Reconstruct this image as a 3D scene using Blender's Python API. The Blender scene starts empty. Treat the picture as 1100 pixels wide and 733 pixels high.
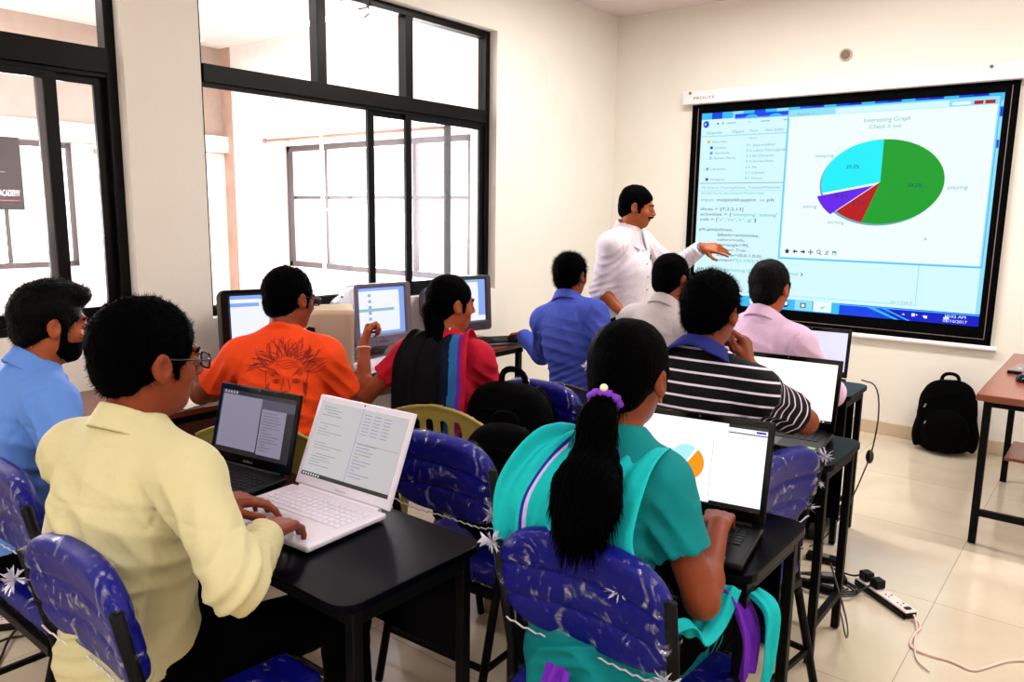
import bpy, math, random
import numpy as np
from mathutils import Vector, Matrix, Euler

random.seed(7)
SC = bpy.context.scene
COL = SC.collection
PI = math.pi

# ------------------------------------------------------------------ camera
cam_data = bpy.data.cameras.new('camera')
cam = bpy.data.objects.new('camera', cam_data)
COL.objects.link(cam)
SC.camera = cam
cam_data.sensor_width = 36.0
cam_data.lens = 831.7 / 1100 * 36.0
cam_data.clip_start = 0.05
yaw_, pitch_, roll_ = 0.6712, -0.1660, 0.0145
fwd_ = Vector((-math.sin(yaw_) * math.cos(pitch_), math.cos(yaw_) * math.cos(pitch_), math.sin(pitch_)))
r0_ = Vector((math.cos(yaw_), math.sin(yaw_), 0))
u0_ = r0_.cross(fwd_)
cr_, sr_ = math.cos(roll_), math.sin(roll_)
right_ = r0_ * cr_ + u0_ * sr_
up_ = -r0_ * sr_ + u0_ * cr_
m_ = Matrix((right_, up_, -fwd_)).transposed().to_4x4()
m_.translation = Vector((3.5243, -5.7830, 1.5176))
cam.matrix_world = m_

# ------------------------------------------------------------------ world, exposure, large lights
SC.view_settings.view_transform = 'Standard'
SC.view_settings.look = 'None'
SC.view_settings.gamma = 1.0
SC.view_settings.exposure = 0.85
SC.view_settings.use_curve_mapping = False
SC.cycles.use_denoising = True
SC.cycles.max_bounces = 8
SC.cycles.diffuse_bounces = 4
SC.cycles.transparent_max_bounces = 16
SC.cycles.caustics_reflective = False
SC.cycles.caustics_refractive = False
SC.cycles.sample_clamp_indirect = 6.0

world = bpy.data.worlds.new('daylight')
SC.world = world
world.use_nodes = True
wn = world.node_tree
wn.nodes['Background'].inputs[0].default_value = (1.0, 0.975, 0.96, 1)
wn.nodes['Background'].inputs[1].default_value = 1.3


def area_light(name, loc, target, sx, sy, power, color=(1, 1, 1)):
    l = bpy.data.lights.new(name, 'AREA')
    l.shape = 'RECTANGLE'
    l.size, l.size_y = sx, sy
    l.energy = power
    l.color = color
    o = bpy.data.objects.new(name, l)
    COL.objects.link(o)
    o.location = loc
    d = Vector(target) - Vector(loc)
    o.rotation_euler = d.to_track_quat('-Z', 'Y').to_euler()
    return o


# daylight pouring through the outer windows of the balcony beyond the classroom windows
area_light('daylight_outer_window', (-4.6, -3.9, 1.8), (0, -3.4, 1.2), 3.2, 1.6, 700, (1, 0.98, 0.97))
area_light('daylight_end_window', (-1.8, -0.3, 1.7), (-1.6, -3.0, 1.2), 2.4, 1.3, 420, (1, 0.98, 0.97))
area_light('balcony_fill_light', (-2.0, -3.4, 3.0), (-2.0, -3.4, 0), 3.0, 3.6, 60, (1, 0.97, 0.96))  # added fill lamp under the solid balcony ceiling, brightens the balcony
# ceiling tube lights of the classroom
for k_, (x_, y_, e_) in enumerate(((1.6, -1.5, 35), (3.9, -1.7, 34), (3.9, -4.9, 17), (2.4, -7.2, 34))):
    area_light('tube_light', (x_, y_, 3.05), (x_, y_, 0), 1.25, 0.10, e_, (1, 0.97, 0.93))


# ------------------------------------------------------------------ materials
def lin(c):
    c = c / 255.0
    return c / 12.92 if c <= 0.04045 else ((c + 0.055) / 1.055) ** 2.4


def rgb(r, g, b):
    return (lin(r), lin(g), lin(b), 1.0)


MATS = {}


def nodes_of(m):
    return m.node_tree.nodes, m.node_tree.links


def mat(name, col, rough=0.5, metal=0.0, bump=0.0, bscale=60.0, vary=0.0, vscale=8.0, coat=0.0, spec=0.5,
        sheen=0.0, stretch=None, coat_rough=0.08, sss=0.0):
    """A principled material with procedural colour variation and bump."""
    if name in MATS:
        return MATS[name]
    m = bpy.data.materials.new(name)
    m.use_nodes = True
    N, L = nodes_of(m)
    b = N['Principled BSDF']
    b.inputs['Base Color'].default_value = col
    b.inputs['Roughness'].default_value = rough
    b.inputs['Metallic'].default_value = metal
    b.inputs['Specular IOR Level'].default_value = spec
    b.inputs['Coat Weight'].default_value = coat
    b.inputs['Coat Roughness'].default_value = coat_rough
    b.inputs['Sheen Weight'].default_value = sheen
    if sss:
        b.inputs['Subsurface Weight'].default_value = sss
        b.inputs['Subsurface Radius'].default_value = (0.01, 0.004, 0.002)
    tc = N.new('ShaderNodeTexCoord')
    src = tc.outputs['Object']
    if stretch:
        mp = N.new('ShaderNodeMapping')
        mp.inputs['Scale'].default_value = stretch
        L.new(src, mp.inputs['Vector'])
        src = mp.outputs['Vector']
    if vary > 0:
        nz = N.new('ShaderNodeTexNoise')
        nz.inputs['Scale'].default_value = vscale
        nz.inputs['Detail'].default_value = 5
        L.new(src, nz.inputs['Vector'])
        mx = N.new('ShaderNodeMix')
        mx.data_type = 'RGBA'
        mx.inputs[6].default_value = tuple(c * (1 - vary) for c in col[:3]) + (1,)
        mx.inputs[7].default_value = tuple(min(1, c * (1 + vary)) for c in col[:3]) + (1,)
        L.new(nz.outputs['Fac'], mx.inputs[0])
        L.new(mx.outputs[2], b.inputs['Base Color'])
    if bump > 0:
        nb = N.new('ShaderNodeTexNoise')
        nb.inputs['Scale'].default_value = bscale
        nb.inputs['Detail'].default_value = 4
        L.new(src, nb.inputs['Vector'])
        bp = N.new('ShaderNodeBump')
        bp.inputs['Strength'].default_value = bump
        bp.inputs['Distance'].default_value = 0.01
        L.new(nb.outputs['Fac'], bp.inputs['Height'])
        L.new(bp.outputs['Normal'], b.inputs['Normal'])
    MATS[name] = m
    return m


def emis(name, col, strength=1.0, gloss=True):
    if name in MATS:
        return MATS[name]
    m = bpy.data.materials.new(name)
    m.use_nodes = True
    N, L = nodes_of(m)
    b = N['Principled BSDF']
    b.inputs['Base Color'].default_value = (0.01, 0.01, 0.01, 1)
    b.inputs['Roughness'].default_value = 0.35
    b.inputs['Specular IOR Level'].default_value = 0.5 if gloss else 0.0
    b.inputs['Emission Color'].default_value = col
    b.inputs['Emission Strength'].default_value = strength * 2 ** -SC.view_settings.exposure
    MATS[name] = m
    return m


def glass_mat(name, tint=(1, 1, 1, 1), gloss=0.08, rough=0.02, haze=None):
    if name in MATS:
        return MATS[name]
    m = bpy.data.materials.new(name)
    m.use_nodes = True
    N, L = nodes_of(m)
    N.remove(N['Principled BSDF'])
    out = N['Material Output']
    t = N.new('ShaderNodeBsdfTransparent')
    t.inputs[0].default_value = tint
    g = N.new('ShaderNodeBsdfGlossy')
    g.inputs['Roughness'].default_value = rough
    mx = N.new('ShaderNodeMixShader')
    lw = N.new('ShaderNodeLayerWeight')
    lw.inputs['Blend'].default_value = 0.5
    pw = N.new('ShaderNodeMath')
    pw.operation = 'POWER'
    pw.inputs[1].default_value = 5.0
    L.new(lw.outputs['Facing'], pw.inputs[0])
    mm = N.new('ShaderNodeMath')
    mm.operation = 'MULTIPLY_ADD'
    mm.inputs[1].default_value = 0.5
    mm.inputs[2].default_value = gloss
    L.new(pw.outputs[0], mm.inputs[0])
    L.new(mm.outputs[0], mx.inputs[0])
    L.new(t.outputs[0], mx.inputs[1])
    L.new(g.outputs[0], mx.inputs[2])
    last = mx.outputs[0]
    if haze:
        d = N.new('ShaderNodeBsdfDiffuse')
        d.inputs[0].default_value = haze[1]
        m2 = N.new('ShaderNodeMixShader')
        m2.inputs[0].default_value = haze[0]
        L.new(last, m2.inputs[1])
        L.new(d.outputs[0], m2.inputs[2])
        last = m2.outputs[0]
    L.new(last, out.inputs[0])
    MATS[name] = m
    return m


def plastic_film(name='clear_plastic_film', amount=0.11):
    if name in MATS:
        return MATS[name]
    m = bpy.data.materials.new(name)
    m.use_nodes = True
    N, L = nodes_of(m)
    N.remove(N['Principled BSDF'])
    out = N['Material Output']
    tc = N.new('ShaderNodeTexCoord')
    nz = N.new('ShaderNodeTexNoise')
    nz.inputs['Scale'].default_value = 34
    nz.inputs['Detail'].default_value = 7
    nz.inputs['Distortion'].default_value = 2.2
    L.new(tc.outputs['Object'], nz.inputs['Vector'])
    bp = N.new('ShaderNodeBump')
    bp.inputs['Strength'].default_value = 1.0
    bp.inputs['Distance'].default_value = 0.02
    L.new(nz.outputs['Fac'], bp.inputs['Height'])
    t = N.new('ShaderNodeBsdfTransparent')
    g = N.new('ShaderNodeBsdfGlossy')
    g.inputs['Roughness'].default_value = 0.12
    g.inputs['Color'].default_value = (0.9, 0.92, 1, 1)
    L.new(bp.outputs['Normal'], g.inputs['Normal'])
    mx = N.new('ShaderNodeMixShader')
    n2 = N.new('ShaderNodeTexNoise')
    n2.inputs['Scale'].default_value = 11
    n2.inputs['Detail'].default_value = 8
    n2.inputs['Distortion'].default_value = 3.0
    L.new(tc.outputs['Object'], n2.inputs['Vector'])
    cr = N.new('ShaderNodeValToRGB')
    cr.color_ramp.elements[0].position = 0.56
    cr.color_ramp.elements[0].color = (0.012, 0.012, 0.012, 1)
    cr.color_ramp.elements[1].position = 0.70
    cr.color_ramp.elements[1].color = (amount * 4, amount * 4, amount * 4, 1)
    L.new(n2.outputs['Fac'], cr.inputs[0])
    L.new(cr.outputs[0], mx.inputs[0])
    L.new(t.outputs[0], mx.inputs[1])
    L.new(g.outputs[0], mx.inputs[2])
    L.new(mx.outputs[0], out.inputs[0])
    MATS[name] = m
    return m


# ------------------------------------------------------------------ mesh building helpers
class MB:
    """Collects geometry in local coordinates; build() links it as ONE mesh object."""

    def __init__(s):
        s.v, s.f, s.mi = [], [], []

    def add(s, verts, faces, mi=0):
        o = len(s.v)
        s.v.extend([tuple(v) for v in verts])
        s.f.extend([tuple(i + o for i in f) for f in faces])
        s.mi.extend([mi] * len(faces))
        return s

    def box(s, c, size, rot=None, mi=0, taper=None):
        hx, hy, hz = [k / 2 for k in size]
        vs = []
        for z in (-hz, hz):
            t = 1 if (taper is None or z < 0) else taper
            for x, y in ((-hx, -hy), (hx, -hy), (hx, hy), (-hx, hy)):
                vs.append(Vector((x * t, y * t, z)))
        if rot is not None:
            R = rot if isinstance(rot, Matrix) else Euler(rot).to_matrix()
            vs = [R @ v for v in vs]
        c = Vector(c)
        s.add([v + c for v in vs], [(3, 2, 1, 0), (4, 5, 6, 7), (0, 1, 5, 4), (1, 2, 6, 5), (2, 3, 7, 6), (3, 0, 4, 7)], mi)
        return s

    def span(s, lo, hi, mi=0):
        return s.box([(a + b) / 2 for a, b in zip(lo, hi)], [abs(b - a) for a, b in zip(lo, hi)], mi=mi)

    def bar(s, a, b, w, h=None, mi=0, up=(0, 0, 1)):
        a, b = Vector(a), Vector(b)
        h = h or w
        d = (b - a)
        n = d.normalized()
        u = Vector(up)
        if abs(n.dot(u)) > 0.98:
            u = Vector((0, 1, 0))
        x = n.cross(u).normalized()
        z = x.cross(n).normalized()
        R = Matrix((x, n, z)).transposed()
        return s.box((a + b) / 2, (w, d.length, h), R, mi)

    def cyl(s, a, b, ra, rb=None, n=20, mi=0, cap=True):
        rb = ra if rb is None else rb
        a, b = Vector(a), Vector(b)
        d = (b - a).normalized()
        u = Vector((0, 0, 1)) if abs(d.z) < 0.9 else Vector((1, 0, 0))
        x = d.cross(u).normalized()
        y = d.cross(x).normalized()
        vs = []
        for p, r in ((a, ra), (b, rb)):
            for i in range(n):
                t = 2 * PI * i / n
                vs.append(p + x * (r * math.cos(t)) + y * (r * math.sin(t)))
        fs = [(i, (i + 1) % n, n + (i + 1) % n, n + i) for i in range(n)]
        if cap:
            fs += [tuple(range(n - 1, -1, -1)), tuple(range(n, 2 * n))]
        return s.add(vs, fs, mi)

    def tube(s, pts, r, n=8, mi=0, closed=False, smooth=0):
        pts = [Vector(p) for p in pts]
        for _ in range(smooth):
            q = [pts[0]]
            for a, b in zip(pts[:-1], pts[1:]):
                q += [a * 0.75 + b * 0.25, a * 0.25 + b * 0.75]
            q.append(pts[-1])
            pts = q
        m = len(pts)
        vs = []
        prev = None
        for i, p in enumerate(pts):
            if closed:
                d = pts[(i + 1) % m] - pts[i - 1]
            else:
                d = pts[min(i + 1, m - 1)] - pts[max(i - 1, 0)]
            d = d.normalized() if d.length > 1e-9 else Vector((0, 0, 1))
            if prev is None:
                u = Vector((0, 0, 1)) if abs(d.z) < 0.9 else Vector((1, 0, 0))
                x = d.cross(u).normalized()
            else:
                x = (prev - d * prev.dot(d))
                x = x.normalized() if x.length > 1e-6 else d.orthogonal().normalized()
            prev = x
            y = d.cross(x)
            rr = r[i] if isinstance(r, (list, tuple)) and not smooth else (r if not isinstance(r, (list, tuple)) else r[0])
            for k in range(n):
                t = 2 * PI * k / n
                vs.append(p + x * (rr * math.cos(t)) + y * (rr * math.sin(t)))
        fs = []
        rng = range(m if closed else m - 1)
        for i in rng:
            j = (i + 1) % m
            for k in range(n):
                k2 = (k + 1) % n
                fs.append((i * n + k, i * n + k2, j * n + k2, j * n + k))
        if not closed:
            fs += [tuple(range(n - 1, -1, -1)), tuple((m - 1) * n + k for k in range(n))]
        return s.add(vs, fs, mi)

    def prism(s, poly, z0, z1, mi=0, M=None):
        """poly: list of (x,y) counter-clockwise, extruded z0..z1, optionally transformed by M."""
        n = len(poly)
        vs = [Vector((x, y, z0)) for x, y in poly] + [Vector((x, y, z1)) for x, y in poly]
        if M is not None:
            vs = [M @ v for v in vs]
        fs = [tuple(range(n - 1, -1, -1)), tuple(range(n, 2 * n))]
        fs += [(i, (i + 1) % n, n + (i + 1) % n, n + i) for i in range(n)]
        return s.add(vs, fs, mi)

    def loft(s, rings, mi=0, cap=True, closed=True):
        n = len(rings[0])
        vs = [v for r in rings for v in r]
        fs = []
        for i in range(len(rings) - 1):
            for k in range(n if closed else n - 1):
                k2 = (k + 1) % n
                fs.append((i * n + k, i * n + k2, (i + 1) * n + k2, (i + 1) * n + k))
        if cap and closed:
            fs += [tuple(range(n - 1, -1, -1)), tuple((len(rings) - 1) * n + k for k in range(n))]
        return s.add(vs, fs, mi)

    def grid(s, fn, nu, nv, mi=0):
        vs = [fn(i / nu, j / nv) for j in range(nv + 1) for i in range(nu + 1)]
        fs = [(j * (nu + 1) + i, j * (nu + 1) + i + 1, (j + 1) * (nu + 1) + i + 1, (j + 1) * (nu + 1) + i)
              for j in range(nv) for i in range(nu)]
        return s.add(vs, fs, mi)

    def ball(s, c, r, n=16, m=10, mi=0, R=None):
        r = (r, r, r) if not isinstance(r, (tuple, list)) else r
        c = Vector(c)
        vs, fs = [], []
        for j in range(m + 1):
            ph = PI * j / m
            for i in range(n):
                t = 2 * PI * i / n
                v = Vector((r[0] * math.sin(ph) * math.cos(t), r[1] * math.sin(ph) * math.sin(t), -r[2] * math.cos(ph)))
                if R is not None:
                    v = R @ v
                vs.append(c + v)
        for j in range(m):
            for i in range(n):
                i2 = (i + 1) % n
                fs.append((j * n + i, j * n + i2, (j + 1) * n + i2, (j + 1) * n + i))
        return s.add(vs, fs, mi)

    def build(s, name, mats, parent=None, bevel=0.0, smooth=False, seg=2, solid=0.0, subsurf=0, label=None):
        me = bpy.data.meshes.new(name)
        me.from_pydata(s.v, [], s.f)
        mats = mats if isinstance(mats, (list, tuple)) else [mats]
        for m in mats:
            me.materials.append(m)
        me.polygons.foreach_set('material_index', s.mi)
        if smooth:
            me.polygons.foreach_set('use_smooth', [True] * len(me.polygons))
        me.validate()
        me.update()
        o = bpy.data.objects.new(name, me)
        COL.objects.link(o)
        if parent is not None:
            o.parent = parent
        if solid:
            md = o.modifiers.new('thick', 'SOLIDIFY')
            md.thickness = solid
            md.offset = 0
        if bevel:
            md = o.modifiers.new('bevel', 'BEVEL')
            md.width = bevel
            md.segments = seg
            md.limit_method = 'ANGLE'
            md.angle_limit = 0.6
            md.use_clamp_overlap = True
        if subsurf:
            md = o.modifiers.new('sub', 'SUBSURF')
            md.levels = md.render_levels = subsurf
        if smooth and bevel:
            pass
        if label:
            o['label'] = label
        return o


def tag(o, label, cat, group=None, kind=None):
    if label:
        o['label'] = label
    if cat:
        o['category'] = cat
    if group:
        o['group'] = group
    if kind:
        o['kind'] = kind
    return o


def thing(name, label, cat, loc=(0, 0, 0), rotz=0.0, group=None):
    o = bpy.data.objects.new(name, None)
    o.empty_display_size = 0.1
    COL.objects.link(o)
    o.location = loc
    o.rotation_euler = (0, 0, rotz)
    return tag(o, label, cat, group)


def struct(o):
    o['kind'] = 'structure'
    return o


def copy_tree(o, parent=None):
    c = o.copy()
    COL.objects.link(c)
    c.parent = parent
    for ch in list(o.children):
        copy_tree(ch, c)
    return c


_txt = {}


def text_geo(txt, size, width=None):
    """flat text outline as (verts 2d, faces), left/baseline at 0; size = cap height."""
    key = txt
    if key not in _txt:
        cu = bpy.data.curves.new('lettering', 'FONT')
        cu.body = txt
        cu.size = 1.0
        cu.resolution_u = 3
        ob = bpy.data.objects.new('lettering', cu)
        COL.objects.link(ob)
        dg = bpy.context.evaluated_depsgraph_get()
        me = bpy.data.meshes.new_from_object(ob.evaluated_get(dg))
        vs = [(v.co.x, v.co.y) for v in me.vertices]
        fs = [tuple(p.vertices) for p in me.polygons]
        bpy.data.objects.remove(ob)
        bpy.data.curves.remove(cu)
        bpy.data.meshes.remove(me)
        _txt[key] = (vs, fs)
    vs, fs = _txt[key]
    k = size / 0.69
    xs = [v[0] for v in vs] or [0, 1]
    w = (max(xs) - min(xs)) * k
    kx = k if not width or w == 0 else k * width / w
    x0 = min(xs)
    return [((x - x0) * kx, y * k) for x, y in vs], fs


class Panel:
    """Flat artwork on a plane: origin O, unit axes U (right) and V (up), normal N; layers step out along N."""

    def __init__(s, mb, O, U, V, step=0.0004):
        s.mb, s.O, s.U, s.V = mb, Vector(O), Vector(U), Vector(V)
        s.N = s.U.cross(s.V).normalized()
        s.step = step

    def p(s, x, y, l):
        return s.O + s.U * x + s.V * y + s.N * (l * s.step)

    def rect(s, x0, y0, x1, y1, l, mi):
        s.mb.add([s.p(x0, y0, l), s.p(x1, y0, l), s.p(x1, y1, l), s.p(x0, y1, l)], [(0, 1, 2, 3)], mi)

    def poly(s, pts, l, mi):
        s.mb.add([s.p(x, y, l) for x, y in pts], [tuple(range(len(pts)))], mi)

    def text(s, x, y, txt, size, l, mi, width=None, centre=False):
        vs, fs = text_geo(txt, size, width)
        if centre:
            w = max(v[0] for v in vs)
            x -= w / 2
        s.mb.add([s.p(x + a, y + b, l) for a, b in vs], fs, mi)

    def wedge(s, cx, cy, rx, ry, a0, a1, l, mi, n=32):
        pts = [(cx, cy)]
        for i in range(n + 1):
            a = math.radians(a0 + (a1 - a0) * i / n)
            pts.append((cx + rx * math.cos(a), cy + ry * math.sin(a)))
        s.poly(pts, l, mi)
# ------------------------------------------------------------------ the setting
def wall_mat(name, col, stain=0.12, rough=0.75):
    m = bpy.data.materials.new(name)
    m.use_nodes = True
    N, L = nodes_of(m)
    b = N['Principled BSDF']
    b.inputs['Roughness'].default_value = rough
    tc = N.new('ShaderNodeTexCoord')
    n1 = N.new('ShaderNodeTexNoise')
    n1.inputs['Scale'].default_value = 1.3
    n1.inputs['Detail'].default_value = 8
    n1.inputs['Roughness'].default_value = 0.65
    L.new(tc.outputs['Object'], n1.inputs['Vector'])
    cr = N.new('ShaderNodeValToRGB')
    cr.color_ramp.elements[0].position = 0.3
    cr.color_ramp.elements[0].color = tuple(c * (1 - stain) for c in col[:3]) + (1,)
    cr.color_ramp.elements[1].position = 0.62
    cr.color_ramp.elements[1].color = col
    L.new(n1.outputs['Fac'], cr.inputs[0])
    L.new(cr.outputs[0], b.inputs['Base Color'])
    n2 = N.new('ShaderNodeTexNoise')
    n2.inputs['Scale'].default_value = 45
    n2.inputs['Detail'].default_value = 5
    L.new(tc.outputs['Object'], n2.inputs['Vector'])
    bp = N.new('ShaderNodeBump')
    bp.inputs['Strength'].default_value = 0.08
    bp.inputs['Distance'].default_value = 0.01
    L.new(n2.outputs['Fac'], bp.inputs['Height'])
    L.new(bp.outputs['Normal'], b.inputs['Normal'])
    return m


M_wall = wall_mat('cream_wall_paint', rgb(230, 224, 214), 0.04)
M_ceil = wall_mat('white_ceiling_paint', rgb(226, 214, 214), 0.04)
M_balc = wall_mat('weathered_balcony_plaster', rgb(236, 228, 224), 0.22)
M_balc2 = wall_mat('stained_beige_plaster', rgb(172, 154, 142), 0.3)


def floor_mat():
    m = bpy.data.materials.new('polished_cream_tiles')
    m.use_nodes = True
    N, L = nodes_of(m)
    b = N['Principled BSDF']
    tc = N.new('ShaderNodeTexCoord')
    mp = N.new('ShaderNodeMapping')
    mp.inputs['Location'].default_value = (0.055, 0.13, 0)
    L.new(tc.outputs['Object'], mp.inputs['Vector'])
    br = N.new('ShaderNodeTexBrick')
    br.offset = 0
    br.inputs['Scale'].default_value = 1.0
    br.inputs['Brick Width'].default_value = 0.78
    br.inputs['Row Height'].default_value = 0.78
    br.inputs['Mortar Size'].default_value = 0.0016
    br.inputs['Mortar Smooth'].default_value = 0.2
    br.inputs['Color1'].default_value = rgb(214, 200, 178)
    br.inputs['Color2'].default_value = rgb(208, 194, 172)
    br.inputs['Mortar'].default_value = rgb(160, 142, 120)
    L.new(mp.outputs[0], br.inputs['Vector'])
    nz = N.new('ShaderNodeTexNoise')
    nz.inputs['Scale'].default_value = 2.4
    nz.inputs['Detail'].default_value = 6
    nz.inputs['Distortion'].default_value = 0.6
    L.new(tc.outputs['Object'], nz.inputs['Vector'])
    cr = N.new('ShaderNodeValToRGB')
    cr.color_ramp.elements[0].position = 0.35
    cr.color_ramp.elements[0].color = (0.88, 0.86, 0.84, 1)
    cr.color_ramp.elements[1].position = 0.7
    cr.color_ramp.elements[1].color = (1, 1, 1, 1)
    L.new(nz.outputs['Fac'], cr.inputs[0])
    mx = N.new('ShaderNodeMix')
    mx.data_type = 'RGBA'
    mx.blend_type = 'MULTIPLY'
    mx.inputs[0].default_value = 1
    L.new(br.outputs['Color'], mx.inputs[6])
    L.new(cr.outputs[0], mx.inputs[7])
    L.new(mx.outputs[2], b.inputs['Base Color'])
    b.inputs['Roughness'].default_value = 0.13
    b.inputs['Specular IOR Level'].default_value = 0.55
    return m


M_floor = floor_mat()
M_skirt = mat('cream_skirting_tile', rgb(196, 176, 150), 0.25, vary=0.08, vscale=6)
M_frame = mat('black_aluminium', rgb(2, 1, 2), 0.35, 0.0, spec=0.15)
M_pane = glass_mat('window_glass', (0.97, 0.97, 0.98, 1), 0.02)
M_pane_dull = glass_mat('dusty_window_glass', (0.95, 0.94, 0.96, 1), 0.025, 0.12, (0.08, rgb(240, 236, 238)))

X1, YB, ZC = 4.9, -8.2, 3.10
struct(MB().span((-0.001, YB, -0.1), (X1, 0.2, 0)).build('floor', M_floor))
struct(MB().span((-0.2, YB, ZC), (X1, 0.2, ZC + 0.15)).build('ceiling', M_ceil))
struct(MB().span((-0.2, 0, -0.1), (X1, 0.2, ZC)).build('wall_front', M_wall))
struct(MB().span((X1, YB - 0.2, -0.1), (X1 + 0.15, 0.2, ZC)).build('wall_right', M_wall))
struct(MB().span((-0.2, YB - 0.2, -0.1), (X1, YB, ZC)).build('wall_back', M_wall))
# left wall with two openings
SILL, HEAD = 0.974, 2.72
W1 = (-6.6, -4.09)
W2 = (-3.73, -1.55)
wl = MB()
wl.span((-0.2, YB, -0.1), (0, W1[0], ZC))
wl.span((-0.2, W1[0], -0.1), (0, W1[1], SILL)).span((-0.2, W1[0], HEAD), (0, W1[1], ZC))
wl.span((-0.2, W1[1], -0.1), (0, W2[0], ZC))
wl.span((-0.2, W2[0], -0.1), (0, W2[1], SILL)).span((-0.2, W2[0], HEAD), (0, W2[1], ZC))
wl.span((-0.2, W2[1], -0.1), (0, 0, ZC))
struct(wl.build('wall_left', M_wall))
struct(MB().span((0.0, -0.014, 0), (X1, 0, 0.09)).build('baseboard_front', M_skirt, bevel=0.003))
struct(MB().span((0, YB, 0), (0.014, -0.014, 0.09)).build('baseboard_left', M_skirt, bevel=0.003))


# windows: black aluminium frames with a transom bar, fixed top lights and sliding sashes
def window(n, y0, y1, mull_top, sashes, zt0, zt1):
    """The frame is the structure root; each sash and pane is a part of it."""
    fx = -0.10
    d = 0.035
    f = MB()
    w = 0.045
    f.span((fx - d, y0, SILL), (fx + d, y0 + w, HEAD)).span((fx - d, y1 - w, SILL), (fx + d, y1, HEAD))
    f.span((fx - d, y0 + w, SILL), (fx + d, y1 - w, SILL + 0.035)).span((fx - d, y0 + w, HEAD - w), (fx + d, y1 - w, HEAD))
    f.span((fx - d - 0.01, y0 + w, zt0), (fx + d + 0.012, y1 - w, zt1))
    for k in range(3):   # sliding tracks under the transom and on the sill
        yy = fx - 0.026 + k * 0.026
        f.span((yy - 0.002, y0 + w, zt0 - 0.018), (yy + 0.002, y1 - w, zt0))
        f.span((yy - 0.002, y0 + w, SILL + 0.035), (yy + 0.002, y1 - w, SILL + 0.047))
    for y in mull_top:
        f.span((fx - d, y - 0.03, zt1), (fx + d, y + 0.03, HEAD - w))
    root = struct(f.build('window_%d' % n, M_frame, bevel=0.003))
    edges = [y0 + w] + [y for y in mull_top] + [y1 - w]
    for a, b in zip(edges[:-1], edges[1:]):
        MB().span((fx - 0.003, a, zt1), (fx + 0.003, b, HEAD - w)).build('pane', M_pane, root)
    for k, (a, b, off) in enumerate(sashes):
        s = MB()
        sx = fx + off
        t = 0.011
        sw = 0.048
        s.span((sx - t, a, SILL + 0.04), (sx + t, a + sw, zt0 - 0.004)).span((sx - t, b - sw, SILL + 0.04), (sx + t, b, zt0 - 0.004))
        s.span((sx - t, a + sw, SILL + 0.04), (sx + t, b - sw, SILL + 0.09)).span((sx - t, a + sw, zt0 - 0.05), (sx + t, b - sw, zt0 - 0.004))
        so = s.build('sash', M_frame, root, bevel=0.002)
        MB().span((sx - 0.002, a + sw, SILL + 0.09), (sx + 0.002, b - sw, zt0 - 0.05)).build('pane', M_pane_dull, so)
    return root


window(1, W1[0], W1[1], [-5.4], [(-4.41, -3.3 - 0.83, -0.013), (-5.6, -4.34, 0.013)], 2.085, 2.19)
window(2, W2[0], W2[1], [-2.97, -2.31], [(-2.335, -1.59, 0.013), (-2.62, -1.9, -0.013)], 2.115, 2.198)

# balcony / passage beyond the windows
BX, BY = -3.95, -1.20
struct(MB().span((BX - 0.2, -9, -0.1), (-0.2, BY + 0.2, 0)).build('floor_balcony', mat('balcony_tiles', rgb(206, 196, 188), 0.4, vary=0.06)))
struct(MB().span((BX - 0.2, -9, ZC), (-0.2, BY + 0.2, ZC + 0.15)).build('ceiling_balcony', M_balc))
# outer wall with a long window, head beam above it
OW = (-6.5, -2.70)
oz0, oz1 = 0.97, 2.06
o = MB()
o.span((BX - 0.2, -9, -0.1), (BX, BY, oz0)).span((BX - 0.2, OW[1], oz0), (BX, BY, oz1)).span((BX - 0.2, -9, oz0), (BX, OW[0], oz1))
o.span((BX - 0.2, -9, oz1), (BX, BY, ZC), mi=1)
struct(o.build('wall_balcony_outer', [M_balc, M_balc2]))
struct(MB().span((BX, -9, oz1 + 0.01), (BX + 0.09, BY, oz1 + 0.17)).build('trim_1', M_balc))
e = MB()
EW = (-2.93, -0.55)
ez0, ez1 = 0.96, 2.10
e.span((BX, BY, -0.1), (-0.2, BY + 0.15, ez0)).span((BX, BY, ez1), (-0.2, BY + 0.15, ZC))
e.span((BX, BY, ez0), (EW[0], BY + 0.15, ez1)).span((EW[1], BY, ez0), (-0.2, BY + 0.15, ez1))
struct(e.build('wall_balcony_end', M_balc))
struct(MB().span((BX + 0.0, BY - 0.012, 0), (BX + 0.16, BY, ZC)).build('trim_2', mat('damp_stained_plaster', rgb(170, 140, 126), 0.8, vary=0.3, vscale=5)))


def grid_window(n, axis, a0, a1, z0, z1, pos, verts, horis, mtl):
    f = MB()

    def sp(p, q, zz0, zz1, t=0.03):
        if axis == 'y':
            f.span((pos - t, p, zz0), (pos + t, q, zz1))
        else:
            f.span((p, pos - t, zz0), (q, pos + t, zz1))
    w = 0.05
    sp(a0, a0 + w, z0, z1)
    sp(a1 - w, a1, z0, z1)
    sp(a0, a1, z0, z0 + w)
    sp(a0, a1, z1 - w, z1)
    if axis == 'x':
        sp(a0 + w, a0 + 0.10, z0 + w, z1 - w)
    for v in verts:
        sp(v - 0.018, v + 0.018, z0, z1, 0.02)
    for h in horis:
        sp(a0, a1, h - 0.015, h + 0.015, 0.015)
    root = struct(f.build('window_%d' % n, mtl, bevel=0.002))
    g = MB()
    if axis == 'y':
        g.span((pos - 0.003, a0 + w, z0 + w), (pos + 0.003, a1 - w, z1 - w))
    else:
        g.span((a0 + w, pos - 0.003, z0 + w), (a1 - w, pos + 0.003, z1 - w))
    g.build('pane', M_pane, root)


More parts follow.
